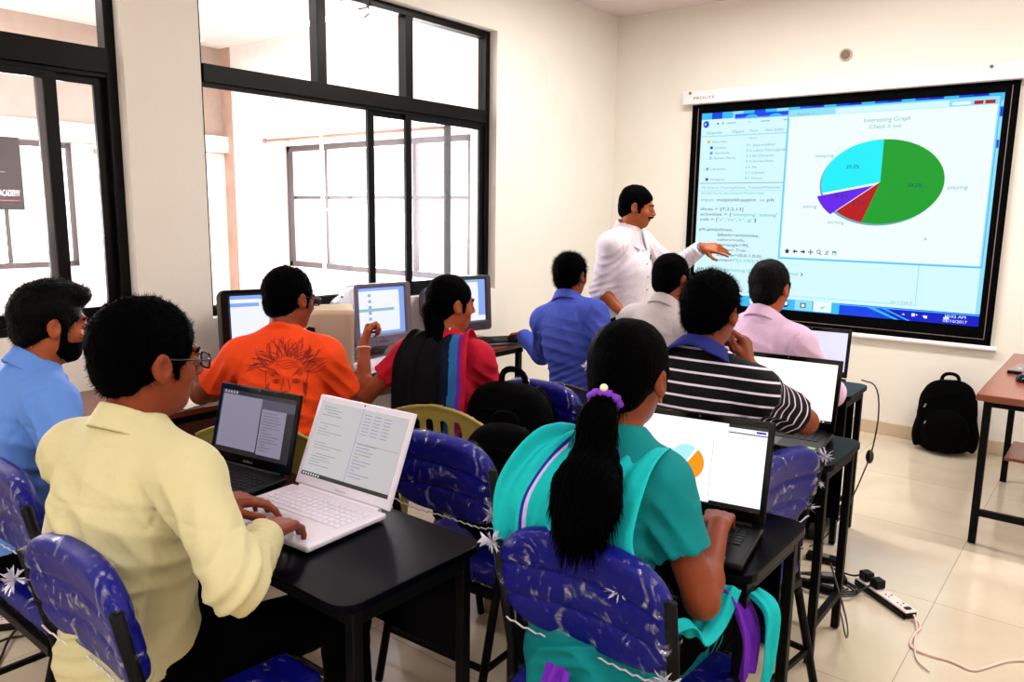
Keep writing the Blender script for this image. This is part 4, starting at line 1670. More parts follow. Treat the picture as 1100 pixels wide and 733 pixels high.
plastic_chair('dark brown low-backed chair under the man in the royal blue shirt', (1.30, -2.40), 0.15, mat('dark_brown_plastic', rgb(50, 26, 14), 0.5), 0.88)
# ------------------------------------------------------------------ laptops
LZ = DZ + 0.001
laptop('silver-white laptop in front of the man in the cream shirt, showing code', (1.905, -4.50, LZ), 0.06, 0.372, 0.262, 0.42, M_silver, M_key_w, M_silver, screen_code, lid_h=0.262, silver=True, logo='lenovo')[0]
bl, bb = laptop('black laptop in front of the bearded man at the left edge', (1.50, -4.52, LZ), 0.16, 0.345, 0.25, 0.26, M_blackpl, M_key_b, M_blackgl, screen_two_panes, lid_h=0.238, logo='DELL')
st = MB()
st.span((0.10, -0.238, 0.020), (0.128, -0.222, 0.0206), 0).span((0.06, -0.238, 0.020), (0.085, -0.222, 0.0206), 1).span((0.135, -0.238, 0.020), (0.155, -0.222, 0.0206), 2)
st.build('palm_stickers', [mat('red_sticker', rgb(200, 40, 60), 0.4), mat('green_sticker', rgb(120, 190, 30), 0.4), mat('pale_sticker', rgb(200, 210, 230), 0.4)], bb)
pl_, pb = laptop('black laptop showing a white page with an orange pie chart', (2.69, -3.975, LZ), 0.17, 0.385, 0.245, 0.22, M_blackpl, M_key_b, M_blackgl, screen_pie, lid_h=0.262)
st = MB()
st.span((0.09, -0.232, 0.0203), (0.125, -0.218, 0.0208), 0).span((0.14, -0.23, 0.0203), (0.15, -0.22, 0.0208), 1)
st.build('palm_stickers', [mat('blue_sticker', rgb(90, 130, 220), 0.4), mat('grey_sticker', rgb(170, 176, 196), 0.4)], pb)
w3, wb = laptop('laptop with a blank white screen beside the man in the striped shirt', (2.565, -2.955, LZ), 0.10, 0.385, 0.26, 0.22, M_blackpl, M_key_b, M_blackgl, screen_white, lid_h=0.262)
st = MB()
st.span((0.15, -0.245, 0.0203), (0.175, -0.225, 0.0208), 0)
st.build('palm_stickers', [MATS['green_sticker']], wb)
laptop('laptop with a pale lilac screen in front of the man in the pink shirt', (2.33, -1.93, LZ), 0.12, 0.37, 0.23, 0.2, M_blackpl, M_key_b, M_blackgl, screen_lilac, lid_h=0.235)

# ------------------------------------------------------------------ tube monitors, keyboards, papers on the side desk
crt('large black tube monitor, leftmost on the side desk', (0.50, -3.74, LZ), PI / 2 - 0.30, (0.42, 0.36, 0.42), M_blackpl, M_blackpl, content=0)
crt('grey tube monitor in the middle of the side desk', (0.43, -2.985, LZ), PI / 2 - 0.12, (0.365, 0.335, 0.38), M_greypl, M_greypl, content=1)
crt('grey tube monitor with dark housing, nearest the front wall', (0.43, -2.32, LZ), PI / 2 - 0.22, (0.365, 0.335, 0.38), M_greydk, M_greydk, content=2)
keyboard('pale grey keyboard in front of the middle tube monitor', (0.585, -3.10, LZ), PI / 2 + 0.1, M_silver, M_key_w)
keyboard('dark grey keyboard at the end of the side desk under the blue-shirted man\'s hand', (0.55, -2.22, LZ), PI / 2 - 0.5, mat('mid_grey_plastic', rgb(84, 80, 90), 0.5), M_key_b)
pp = MB()
for i, (x, y, r) in enumerate(((0.50, -4.16, 0.3), (0.51, -4.14, 0.34), (0.49, -4.17, 0.27))):
    pp.box((x, y, LZ + 0.001 + 0.0012 * i), (0.21, 0.297, 0.001), Euler((0, 0, r)).to_matrix())
tag(pp.build('loose_papers', M_paper), 'white papers on the side desk by the elbow of the man in orange', 'paper')
bk = thing('red_booklet', 'dark red booklet with a white page lying below the middle tube monitor', 'booklet', (0.60, -2.78, LZ), 1.2)
MB().span((-0.10, -0.14, 0), (0.10, 0.14, 0.008)).build('cover', mat('dark_red_cover', rgb(120, 20, 30), 0.4), bk)
MB().box((0.02, -0.03, 0.0095), (0.11, 0.15, 0.002), Euler((0, 0, 0.2)).to_matrix()).build('page', M_paper, bk)
# big open booklet and white switch box between the man in orange and the middle monitor
bo = thing('open_booklet', 'large cream sheet folder propped up in front of the man in orange', 'folder', (0.57, -3.46, LZ), 0.9)
b1 = MB()
b1.grid(lambda u, v: Vector((-0.11 + 0.22 * u, 0.10 - 0.2 * v + 0.01 * math.sin(u * 5), 0.004 + 0.33 * v ** 0.9)), 10, 10)
b1.build('front_cover', mat('cream_card', rgb(226, 210, 184), 0.7), bo, smooth=True, solid=0.004)
b1 = MB()
b1.grid(lambda u, v: Vector((-0.11 + 0.22 * u, 0.105 + 0.1 * v, 0.004 + 0.33 * (1 - v) ** 0.9 * 0 + 0.32 * v)), 6, 6)
b1.build('back_cover', MATS['cream_card'], bo, smooth=True, solid=0.004)
# tower computer under the side desk end
tw = thing('computer_tower', 'small white power unit standing on the floor below the end of the side desk', 'computer', (0.40, -2.2, 0.0), 0.0)
MB().span((-0.11, -0.06, 0.004), (0.11, 0.06, 0.36)).build('case', M_silver, tw, bevel=0.006)
fp = MB()
fp.span((0.111, -0.035, 0.25), (0.114, 0.035, 0.33)).span((0.111, -0.02, 0.12), (0.114, 0.02, 0.14))
fp.build('front_slots', M_blackpl, tw)

# ------------------------------------------------------------------ bags
backpack('black backpack standing against the front wall, right of the screen', (2.70, -0.19, 0.001), 0.15, 1.02, -0.10, group='black backpacks')
bp_ = backpack('black backpack hanging on the back of the empty blue chair, centre of the room', (1.74, -3.53, 0.36), 0.1, 1.12, 0.05, group='black backpacks', seed=4)
jk = backpack('black shoulder bag resting on the chair seat behind the silver laptop', (2.02, -3.93, 0.465), 0.4, 0.82, 0.0, group='black backpacks', seed=6)

# ------------------------------------------------------------------ floor cables, adaptors and socket strips
def coil(cx, cy, r, n, seed, z=0.012, rr=0.0042, turns=3):
    rn = random.Random(seed)
    pts = []
    for k in range(int(turns * 22)):
        a = k * 2 * PI / 22
        q = r * (0.75 + 0.25 * math.sin(a * 0.37 + seed)) * (0.9 + 0.1 * rn.random())
        pts.append((cx + q * 1.25 * math.cos(a) + 0.02 * math.sin(a * 0.3), cy + q * 0.75 * math.sin(a), 0.006 + z * (0.5 + 0.5 * math.sin(a * 0.23 + seed)) + 0.0006 * k / 3))
    m = MB()
    m.tube(pts, rr, 6)
    return m


tag(coil(2.69, -2.64, 0.115, 3, 1, 0.02, turns=4).build('coiled_cable', M_cable, smooth=True), 'black adaptor cable coiled on the floor left of the socket strip', 'cable')
for lab, x, y, r in (('black power adaptor lying inside the coiled cable on the floor', 2.70, -2.62, 0.5), ('black power adaptor on the floor behind the coiled cable', 2.60, -2.38, 0.1)):
    ad = thing('power_adaptor', lab, 'adaptor', (x, y, 0.03 if r == 0.5 else 0.001), r, 'laptop power adaptors')
    MB().span((-0.065, -0.028, 0), (0.065, 0.028, 0.03)).build('case', M_blackpl, ad, bevel=0.006, seg=3)
    MB().span((-0.03, -0.015, 0.0301), (0.03, 0.015, 0.0306)).build('rating_label', mat('dim_grey_label', rgb(110, 108, 120), 0.5), ad)


def strip(label, x, y, rz, L=0.30, plugs=(0, 1)):
    s = thing('socket_strip', label, 'power strip', (x, y, 0.001), rz)
    MB().span((-L / 2, -0.030, 0), (L / 2, 0.030, 0.026)).build('base', M_blackpl, s, bevel=0.005)
    MB().span((-L / 2 + 0.002, -0.028, 0.0262), (L / 2 + 0.006, 0.028, 0.034)).build('top_face', mat('white_socket_plastic', rgb(226, 214, 208), 0.4), s, bevel=0.004)
    n = 4
    for i in range(n):
        cx = -L / 2 + 0.035 + i * (L - 0.075) / (n - 1) * 0.93
        so = MB()
        for dx, dy, r in ((0, 0.013, 0.0045), (-0.009, -0.006, 0.0035), (0.009, -0.006, 0.0035)):
            so.cyl((cx + dx, dy, 0.0341), (cx + dx, dy, 0.0349), r, n=10)
        so.build('socket', M_blackpl, s)
    MB().span((L / 2 - 0.025, -0.012, 0.0342), (L / 2 - 0.008, 0.012, 0.0385)).build('switch', M_blackgl, s, bevel=0.001)
    for i in plugs:
        cx = -L / 2 + 0.035 + i * (L - 0.075) / (n - 1) * 0.93
        MB().span((cx - 0.022, -0.022, 0.0352), (cx + 0.022, 0.022, 0.072)).build('plug', M_blackpl, s, bevel=0.006, seg=3)
    return s


strip('white-topped black socket strip with two plugs on the floor at the right', 2.905, -2.585, math.atan2(-0.165, 0.21), 0.29)
strip('socket strip with a blue switch lying on the floor at the bottom left', 0.50, -4.86, 0.9, 0.30, ())
c1 = MB()
c1.tube([(3.03, -2.675, 0.02), (3.07, -2.72, 0.006), (3.055, -2.80, 0.006), (3.06, -2.90, 0.006), (3.12, -2.915, 0.006), (3.20, -2.90, 0.006), (3.262, -2.93, 0.006), (3.30, -2.86, 0.006), (3.36, -2.75, 0.006), (3.44, -2.71, 0.006), (3.6, -2.72, 0.006)], 0.0045, 8, smooth=2)
c1.tube([(3.032, -2.67, 0.02), (3.06, -2.75, 0.006), (3.07, -2.86, 0.006), (3.10, -2.98, 0.006), (3.15, -3.02, 0.006)], 0.0035, 8, smooth=2)
tag(c1.build('mains_cable', M_wcable, smooth=True), 'pale twisted mains cable running from the socket strip across the floor', 'cable')
c2 = MB()
c2.tube([(2.80, -2.50, 0.05), (2.77, -2.50, 0.03), (2.72, -2.46, 0.01), (2.66, -2.46, 0.02)], 0.0042, 6, smooth=2)
c2.tube([(2.86, -2.545, 0.05), (2.82, -2.60, 0.02), (2.74, -2.66, 0.008), (2.62, -2.68, 0.008), (2.52, -2.60, 0.008)], 0.0042, 6, smooth=2)
c2.tube([(2.50, -2.33, 0.015), (2.44, -2.40, 0.006), (2.46, -2.52, 0.006), (2.54, -2.56, 0.01)], 0.0035, 6, smooth=2)
tag(c2.build('plug_leads', M_cable, smooth=True), 'black plug leads looping from the socket strip to the adaptors', 'cable')
c3 = MB()
c3.tube([(2.58, -1.90, 0.745), (2.66, -1.93, 0.74), (2.685, -1.95, 0.60), (2.67, -1.96, 0.42), (2.66, -2.0, 0.36), (2.63, -2.1, 0.20), (2.55, -2.2, 0.02), (2.52, -2.3, 0.02)], 0.0035, 8, smooth=2)
c3.ball((2.665, -1.975, 0.40), (0.018, 0.018, 0.034))
tag(c3.build('charger_lead', M_cable, smooth=True), 'black charger lead hanging from the right end of the front-row desk', 'cable')
c4 = MB()
c4.tube([(2.93, -3.5, 0.50), (2.95, -3.3, 0.22), (2.90, -3.1, 0.05), (2.80, -2.8, 0.01), (2.70, -2.62, 0.01)], 0.003, 8, smooth=2)
tag(c4.build('thin_wire', M_cable, smooth=True), 'thin black wire trailing from the chair to the coiled cable', 'cable')
rnn = random.Random(12)
for i, lab in enumerate(('black cable looped on the floor in front of the bottom-left socket strip', 'black cable trailing under the bottom-left blue chair')):
    m = MB()
    pts = []
    for k in range(26):
        a = k * 0.42
        pts.append((0.62 + 0.02 * k + 0.17 * math.cos(a + i * 2), -4.92 - 0.012 * k + 0.13 * math.sin(a * 0.8 + i), 0.006 + 0.008 * (k % 3)))
    m.tube(pts, 0.005, 6, smooth=1)
    tag(m.build('floor_cable', M_cable, smooth=True), lab, 'cable', 'black cables at the bottom left')
m = MB()
m.tube([(0.42, -4.80, 0.03), (0.36, -4.72, 0.02), (0.42, -4.62, 0.006), (0.55, -4.66, 0.006), (0.5, -4.78, 0.006)], 0.005, 8, smooth=2)
tag(m.build('mains_cable', M_wcable, smooth=True), 'white cable beside the bottom-left socket strip', 'cable')
# ------------------------------------------------------------------ people
def skin_mat(name, c):
    return mat(name, c, 0.5, vary=0.12, vscale=14, bump=0.06, bscale=90, spec=0.25, sss=0.05)


M_skin = skin_mat('warm_brown_skin', rgb(122, 52, 22))
M_skin_d = skin_mat('deep_brown_skin', rgb(100, 46, 24))
M_skin_l = skin_mat('light_brown_skin', rgb(150, 74, 38))
M_hair = mat('black_hair', rgb(0.3, 0.3, 0.4), 0.75, bump=0.7, bscale=60, stretch=(3, 3, 1), spec=0.02)
M_hair_b = mat('soft_black_hair', rgb(2, 1, 2), 0.55, bump=0.7, bscale=60, stretch=(3, 3, 1), spec=0.06)
M_stubble = mat('dark_beard', rgb(3, 2, 2), 0.95, spec=0.03, bump=0.6, bscale=160)
M_eye = mat('eye_white', rgb(150, 140, 132), 0.3)
M_iris = mat('dark_iris', rgb(16, 9, 7), 0.12)
M_trouser = mat('black_trousers', rgb(1, 1, 1), 0.9, spec=0.04, bump=0.2, bscale=120)
M_shoe = mat('black_shoe_leather', rgb(2, 2, 2), 0.35, spec=0.2)
M_specs = mat('dark_spectacle_frame', rgb(18, 12, 18), 0.25)
M_lens = glass_mat('spectacle_lens', (0.9, 0.88, 1, 1), 0.12)


def fabric(name, col, vary=0.08, rough=0.8, bump=0.8, bscale=13.0):
    m = mat(name, col, rough, bump=bump, bscale=bscale, vary=vary, vscale=6, spec=0.12)
    return m


def V(*a):
    return np.array(a, float)


def unit(v):
    return v / max(np.linalg.norm(v), 1e-9)


def rot(axis, a):
    return np.array(Matrix.Rotation(a, 3, axis))


def head_prims(F, c, R, s=1.0, beardless=True, female=False):
    """skull, face, brow, nose, lips, chin and ears as one smooth solid; local axes x right, y forward, z up"""
    def w(x, y, z):
        return c + R @ (V(x, y, z) * s)
    fw = 0.92 if female else 1.0
    F.ell(w(0, -0.014, 0.030), (0.075 * s, 0.094 * s, 0.084 * s), 0.02, R)
    F.ell(w(0, 0.030, -0.030), (0.058 * s * fw, 0.058 * s, 0.078 * s), 0.03, R)
    F.ell(w(0, 0.048, -0.088), (0.030 * s * fw, 0.034 * s, 0.026 * s), 0.03, R)
    F.ell(w(0, 0.0, -0.060), (0.056 * s * fw, 0.06 * s, 0.045 * s), 0.03, R)
    for x in (-1, 1):
        F.ell(w(x * 0.036, 0.056, -0.028), (0.022 * s, 0.022 * s, 0.020 * s), 0.02, R)
        F.ell(w(x * 0.031, 0.100, 0.000), (0.017 * s, 0.014 * s, 0.011 * s), 0.012, R, sub=True)
        F.ell(w(x * 0.031, 0.078, 0.000), (0.0135 * s, 0.011 * s, 0.0095 * s), 0.004, R)
        # ear
        Re = R @ rot('Z', -x * 0.35) @ rot('X', 0.12)
        F.ell(w(x * 0.080, -0.008, -0.006), (0.0105 * s, 0.019 * s, 0.031 * s), 0.007, Re)
        F.ell(w(x * 0.0905, -0.003, -0.003), (0.0085 * s, 0.0105 * s, 0.019 * s), 0.004, Re, sub=True)
        F.ell(w(x * 0.079, -0.002, -0.030), (0.006 * s, 0.008 * s, 0.010 * s), 0.006, R)
    F.cone(w(-0.028, 0.082, 0.021), w(0.028, 0.082, 0.021), 0.010 * s, k=0.012)
    F.cone(w(0, 0.086, 0.012), w(0, 0.107, -0.026), 0.0075 * s, 0.0105 * s, k=0.010)
    for x in (-1, 1):
        F.ell(w(x * 0.010, 0.098, -0.030), (0.0085 * s, 0.010 * s, 0.0075 * s), 0.006, R)
    F.cone(w(-0.017, 0.084, -0.053), w(0.017, 0.084, -0.053), 0.006 * s, k=0.008)
    F.cone(w(-0.006, 0.090, -0.0525), w(0.006, 0.090, -0.0525), 0.006 * s, k=0.006)
    F.cone(w(-0.015, 0.084, -0.0645), w(0.015, 0.084, -0.0645), 0.0068 * s, k=0.007)
    F.cone(w(-0.006, 0.089, -0.0645), w(0.006, 0.089, -0.0645), 0.006 * s, k=0.006)
    F.cone(w(-0.019, 0.092, -0.0585), w(0.019, 0.092, -0.0585), 0.002 * s, k=0.003, sub=True)


def hand_prims(F, wr, fwd, pal, s=1.0, side=1, curl=(0.25, 0.3, 0.35, 0.4), thumb=0.5, spread=0.10):
    """palm, four jointed fingers of unequal length and a thumb leaving the side of the palm.
    fwd: direction the fingers point, pal: the way the palm faces, side=+1 right hand / -1 left hand"""
    fwd = unit(fwd)
    pal = unit(pal - fwd * (pal @ fwd))
    th = np.cross(pal, fwd) * side * -1.0      # towards the thumb
    th = unit(th)
    kn = [(0.030, 0.086, 0.0110), (0.010, 0.090, 0.0112), (-0.011, 0.087, 0.0106), (-0.030, 0.079, 0.0098)]
    ln = [(0.042, 0.025, 0.020), (0.046, 0.029, 0.021), (0.043, 0.027, 0.020), (0.033, 0.020, 0.018)]
    for (o, l, r), seg, c, i in zip(kn, ln, curl, range(4)):
        K = wr + (fwd * l + th * o) * s
        F.cone(wr + th * o * 0.55 * s + fwd * 0.008 * s, K, 0.0145 * s, r * 1.12 * s, 0.010)
        d0 = unit(fwd + th * spread * (1.5 - i) * 0.9)
        p = K
        a = c
        rr = [0.0092, 0.0082, 0.0074, 0.0062]
        fat = 0.92 if i == 3 else 1.0
        for j in range(3):
            d = d0 * math.cos(a) + pal * math.sin(a)
            q = p + d * seg[j] * s
            F.cone(p, q, rr[j] * s * fat, rr[j + 1] * s * fat, 0.0035)
            p = q
            a += c * (1.25 if j == 0 else 0.8)
    # thenar mound and thumb
    b = wr + (fwd * 0.022 + th * 0.020 + pal * 0.006) * s
    m = b + (fwd * 0.032 + th * 0.028 + pal * 0.008) * s
    F.cone(b, m, 0.0165 * s, 0.0125 * s, 0.010)
    d1 = unit(fwd * (0.75 + thumb * 0.3) + th * (0.75 - thumb) + pal * (0.15 + 0.3 * thumb))
    t1 = m + d1 * 0.033 * s
    d2 = unit(d1 + fwd * 0.35 - th * 0.25 * (1 + thumb))
    t2 = t1 + d2 * 0.026 * s
    F.cone(m, t1, 0.0112 * s, 0.0098 * s, 0.005)
    F.cone(t1, t2, 0.0098 * s, 0.0075 * s, 0.004)


def solve_arm(S, W, pole, l1, l2):
    d = W - S
    L = np.linalg.norm(d)
    if L > (l1 + l2) * 0.985:
        W = S + d / L * (l1 + l2) * 0.985
        d = W - S
        L = np.linalg.norm(d)
    n = d / L
    a = (l1 * l1 - l2 * l2 + L * L) / (2 * L)
    h = math.sqrt(max(l1 * l1 - a * a, 0))
    p = pole - n * (pole @ n)
    p = unit(p)
    return S + n * a + p * h, W


def spikes(F_v, F_n, c, R, dens, L, rn, flow=None, keep=None, wdt=0.0011, nw=0.75, jit=0.45):
    """short tapering strands standing on the hair surface"""
    vs, fs = [], []
    idx = [rn.randrange(len(F_v)) for _ in range(dens)]
    for i in idx:
        p, n = F_v[i], F_n[i]
        if keep is not None and not keep(R.T @ (p - c)):
            continue
        g = V(rn.gauss(0, 1), rn.gauss(0, 1), rn.gauss(0, 1)) * jit
        d = unit(n * nw + g + (flow(R.T @ (p - c)) if flow else 0))
        l = L * (0.5 + rn.random())
        s = unit(np.cross(d, V(rn.random(), rn.random(), rn.random()) + 0.01)) * wdt
        s2 = np.cross(d, s)
        q = p - n * 0.003
        o = len(vs)
        vs += [q + s, q - s * 0.5 + s2 * 0.87, q - s * 0.5 - s2 * 0.87, q + d * l]
        fs += [(o, o + 1, o + 3, o + 3), (o + 1, o + 2, o + 3, o + 3), (o + 2, o, o + 3, o + 3)]
    return np.array(vs), [f[:3] for f in fs]


def merge_tri_quads(v, f, v2, f2):
    """keep as plain python lists for a mixed mesh"""
    fl = [tuple(x) for x in f] + [tuple(np.array(t) + len(v)) for t in f2]
    vv = np.vstack([v, v2]) if len(v2) else v
    return vv, fl


def link_mixed(name, v, fl, mats, parent):
    me = bpy.data.meshes.new(name)
    me.from_pydata(v.tolist(), [], [tuple(int(i) for i in f) for f in fl])
    mats = mats if isinstance(mats, (list, tuple)) else [mats]
    for m in mats:
        me.materials.append(m)
    me.polygons.foreach_set('use_smooth', [True] * len(me.polygons))
    me.update()
    o = bpy.data.objects.new(name, me)
    COL.objects.link(o)
    o.parent = parent
    return o


PEOPLE = {}


def person(key, label, loc, yaw, S=1.0, hipz=0.53, lean=0.12, lean2=0.2, side=0.0, twist=0.0, head=(0, 0, 0), neckfwd=0.15,
           wide=1.0, fat=1.0, skin=None, arms=None, legs='sit', top=None, bottom=M_trouser, shoes=M_shoe, hair=None,
           female=False, h=0.0055, collar=None, sleeve='long', hem=-0.02, kneespread=0.09, kneefwd=None, thighdrop=0.03,
           folds=True, seed=1, group=None, hs=1.0, stripe=False, feet_y=None):
    t = thing('person', label, 'person', (loc[0], loc[1], 0), yaw, group)
    skin = skin or M_skin
    Ry = rot('Z', yaw)

    def loc_of(p):
        return Ry.T @ (V(*p) - V(loc[0], loc[1], 0))
    H = V(0, 0, hipz)
    R1 = rot('Y', side) @ rot('X', -lean)
    Rt = rot('Z', twist) @ rot('Y', side) @ rot('X', -lean2)
    u1, u2 = R1 @ V(0, 0, 1), Rt @ V(0, 0, 1)
    fw = Rt @ V(0, 1, 0)
    sd = Rt @ V(1, 0, 0)
    C = H + u1 * 0.27 * S
    N = C + u2 * 0.25 * S
    Rh = rot('Z', head[0]) @ rot('Y', head[2]) @ rot('X', -head[1])
    un = unit(u2 + fw * neckfwd)
    HC = N + un * 0.078 * S + Rh @ V(0, 0.022, 0.098) * hs
    shw = (0.158 if female else 0.178) * wide * S
    Sh = {'R': N + sd * shw - u2 * 0.062 * S, 'L': N - sd * shw - u2 * 0.062 * S}
    l1, l2 = 0.285 * S, 0.25 * S
    A = {}
    for k in 'RL':
        a = arms[k]
        W = loc_of(a['w'])
        pole = Ry.T @ V(*a.get('pole', (0, 0, -1)))
        E, W = solve_arm(Sh[k], W, pole, l1, l2)
        A[k] = (E, W, a)
    # legs
    LG = {}
    for k, sx in (('R', 1), ('L', -1)):
        hj = H + V(sx * 0.085 * S, 0.0, -0.02)
        if legs == 'sit':
            kf = 0.42 * S if kneefwd is None else kneefwd
            kn = hj + V(sx * kneespread * 0.6, kf, -thighdrop)
            fy = (kn[1] + 0.02) if feet_y is None else feet_y
            an = V(kn[0] + sx * 0.01, fy, 0.085)
        else:
            kn = hj + V(sx * 0.015, 0.02, -0.43 * S)
            an = V(kn[0] + sx * 0.02, -0.02 + (0.06 if k == 'R' else -0.05), 0.085)
        LG[k] = (hj, kn, an)
    pts = [H, C, N, HC + V(0.14, 0.14, 0.15), HC - V(0.14, 0.14, 0.14)]
    for k in 'RL':
        pts += [Sh[k], A[k][0], A[k][1]] + list(LG[k])
        pts.append(A[k][1] + unit(A[k][1] - A[k][0]) * 0.19)
        pts.append(LG[k][2] + V(0, 0.17, -0.08))
    pts = np.array(pts)
    lo, hi = pts.min(0) - 0.13, pts.max(0) + 0.13
    lo[2] = max(lo[2], -0.02)

    def torso(F, g):
        F.ell(H + V(0, -0.01, 0.0), (0.165 * S * (0.7 + 0.3 * wide) + g, 0.125 * S * fat + g, 0.105 * S + g), 0.05, R1)
        F.cone(H + u1 * 0.04, C, 0.135 * S * (0.6 + 0.4 * fat) + g, (0.128 if female else 0.140) * S * wide + g, 0.05, sq=(R1 @ V(0, 1, 0), 1.25 / fat))
        F.ell(C + u2 * 0.075 * S, ((0.142 if female else 0.160) * S * wide + g, 0.108 * S * (0.5 + 0.5 * fat) + g, 0.150 * S + g), 0.05, Rt)
        a, b = Sh['L'] + sd * 0.055 * S, Sh['R'] - sd * 0.055 * S
        F.cone(a, b, 0.072 * S + g, k=0.05, sq=(fw, 1.15))
        F.cone(N + un * 0.02, Sh['R'] - sd * 0.03 + u2 * 0.012, 0.050 * S + g, 0.048 * S + g, 0.05)
        F.cone(N + un * 0.02, Sh['L'] + sd * 0.03 + u2 * 0.012, 0.050 * S + g, 0.048 * S + g, 0.05)
        F.ell(H + u1 * 0.34 * S - fw * 0.045, (0.125 * S * wide + g, 0.07 * S + g, 0.17 * S + g), 0.05, Rt)

    # ---------------- body
    F = SDF(lo, hi, h)
    torso(F, 0)
    for k in 'RL':
        E, W, a = A[k]
        F.ell(Sh[k], (0.060 * S,) * 3, 0.05)
        F.cone(Sh[k], E, (0.046 if female else 0.052) * S, 0.040 * S, 0.03)
        F.cone(E, W, 0.040 * S, 0.0265 * S, 0.02, sq=None)
        F.ell(E + (W - E) * 0.25, (0.043 * S,) * 3, 0.02)
        fd = a.get('fwd')
        fd = Ry.T @ V(*fd) if fd is not None else unit(W - E)
        pl = Ry.T @ V(*a.get('pal', (0, 0, -1)))
        hand_prims(F, W, fd, pl, S * a.get('hs', 1.0), 1 if k == 'R' else -1, a.get('curl', (0.25, 0.3, 0.35, 0.4)), a.get('thumb', 0.4))
        hj, kn, an = LG[k]
        F.cone(hj, kn, 0.085 * S, 0.056 * S, 0.04)
        F.cone(kn, an, 0.055 * S, 0.036 * S, 0.03)
        F.cone(an + V(0, -0.03, -0.045), an + V(0, 0.13, -0.055), 0.03, 0.022, 0.02)
    F.cone(N - u2 * 0.03, HC + Rh @ V(0, -0.022, -0.06), 0.058 * S * (0.85 if female else 1), 0.052 * hs * (0.85 if female else 1), 0.025)
    head_prims(F, HC, Rh, hs, female=female)
    v, f = F.mesh()
    body = link_mesh('body', v, f, skin, t)
    # ---------------- eyes, brows
    def hw(x, y, z):
        return Vector(HC + Rh @ (V(x, y, z) * hs))
    if hair.get('face', True):
        for x in (-1, 1):
            MB().ball(hw(x * 0.031, 0.0775, 0.000), 0.0112 * hs, 14, 10).build('eye', M_eye, t, smooth=True)
            e = MB()
            ic = hw(x * 0.031 + hair.get('look', 0) * 0.004, 0.0852, -0.002)
            e.ball(ic, (0.0048, 0.0048, 0.0048), 12, 8)
            e.build('iris', M_iris, t, smooth=True)
            br = MB()
            br.tube([hw(x * 0.014, 0.0925, 0.019), hw(x * 0.030, 0.0915, 0.026), hw(x * 0.046, 0.078, 0.020)], 0.0038, 6, smooth=1)
            br.build('eyebrow', M_hair, t, smooth=True)
    # ---------------- hair
    rn = random.Random(seed)
    G = SDF(HC - 0.17, HC + 0.17, 0.0042)

    def w(x, y, z):
        return HC + Rh @ (V(x, y, z) * hs)
    q = hair.get('vol', 1.0)
    G.ell(w(0, -0.016, 0.034), (0.0835 * hs * q, 0.1015 * hs * q, 0.0925 * hs * q), 0.0, Rh)
    G.ell(w(0, -0.052, -0.022), (0.066 * hs, 0.054 * hs, 0.060 * hs), 0.02, Rh)
    if hair.get('quiff'):
        G.ell(w(0.0, 0.062, 0.092), (0.052 * hs, 0.045 * hs, 0.032 * hs), 0.02, Rh)
        G.ell(w(0.0, 0.010, 0.105), (0.065 * hs, 0.06 * hs, 0.032 * hs), 0.02, Rh)
    G.ell(w(0, 0.118, -0.048), (0.088 * hs, 0.088 * hs, 0.105 * hs), 0.012, Rh, sub=True)
    G.ell(w(0, 0.135, 0.022), (0.064 * hs, 0.060 * hs, hair.get('line', 0.050) * hs), 0.014, Rh, sub=True)
    for x in (-1, 1):
        G.ell(w(x * 0.088, 0.002, -0.030), (0.022 * hs, 0.028 * hs, 0.044 * hs), 0.008, Rh, sub=True)
        G.cone(w(x * 0.073, 0.026, 0.02), w(x * 0.072, 0.026, -0.028), 0.009 * hs, 0.006 * hs, 0.006)
    if not female:
        G.ell(w(0, -0.03, -0.125), (0.09 * hs, 0.09 * hs, 0.052 * hs), 0.015, Rh, sub=True)
    v, f = G.mesh()
    lv = (v - HC) @ Rh
    n = normals_of(v, f)
    amp = hair.get('rough', 0.0035)
    v = v + n * (amp * wob(lv * V(1, 1, 0.7), 95, seed) + amp * 0.5 * wob(lv * V(1.5, 1, 0.6), 240, seed + 9))[:, None]
    if hair.get('strands', 1):
        sv, sf = spikes(v, normals_of(v, f), HC, Rh, hair.get('n', 2600), hair.get('len', 0.014), rn, lambda p: Rh @ V(0, 0.1, -0.55 if p[2] < 0.06 else 0.0), None)
        vv, fl = merge_tri_quads(v, f, sv, sf)
    else:
        vv, fl = v, [tuple(x) for x in f]
    ho = link_mixed('hair', vv, fl, hair.get('mat', M_hair), t)
    # ---------------- upper garment
    g = top.get('g', 0.011)
    lo2, hi2 = lo.copy(), hi.copy()
    hemz = hipz + hem
    lo2[2] = hemz - 0.03
    F2 = SDF(lo2, np.array([hi[0], hi[1], N[2] + 0.12]), 0.0065)
    torso(F2, g)
    if top.get('skirt'):
        for k in 'RL':
            hj, kn, an = LG[k]
            F2.cone(hj + V(0, 0, -0.01), kn * 0.8 + hj * 0.2, 0.10 * S, 0.08 * S, 0.05)
        F2.cone(H + V(0, -0.09, -0.02), H + V(0, -0.14, -0.26), 0.10, 0.12, 0.05)
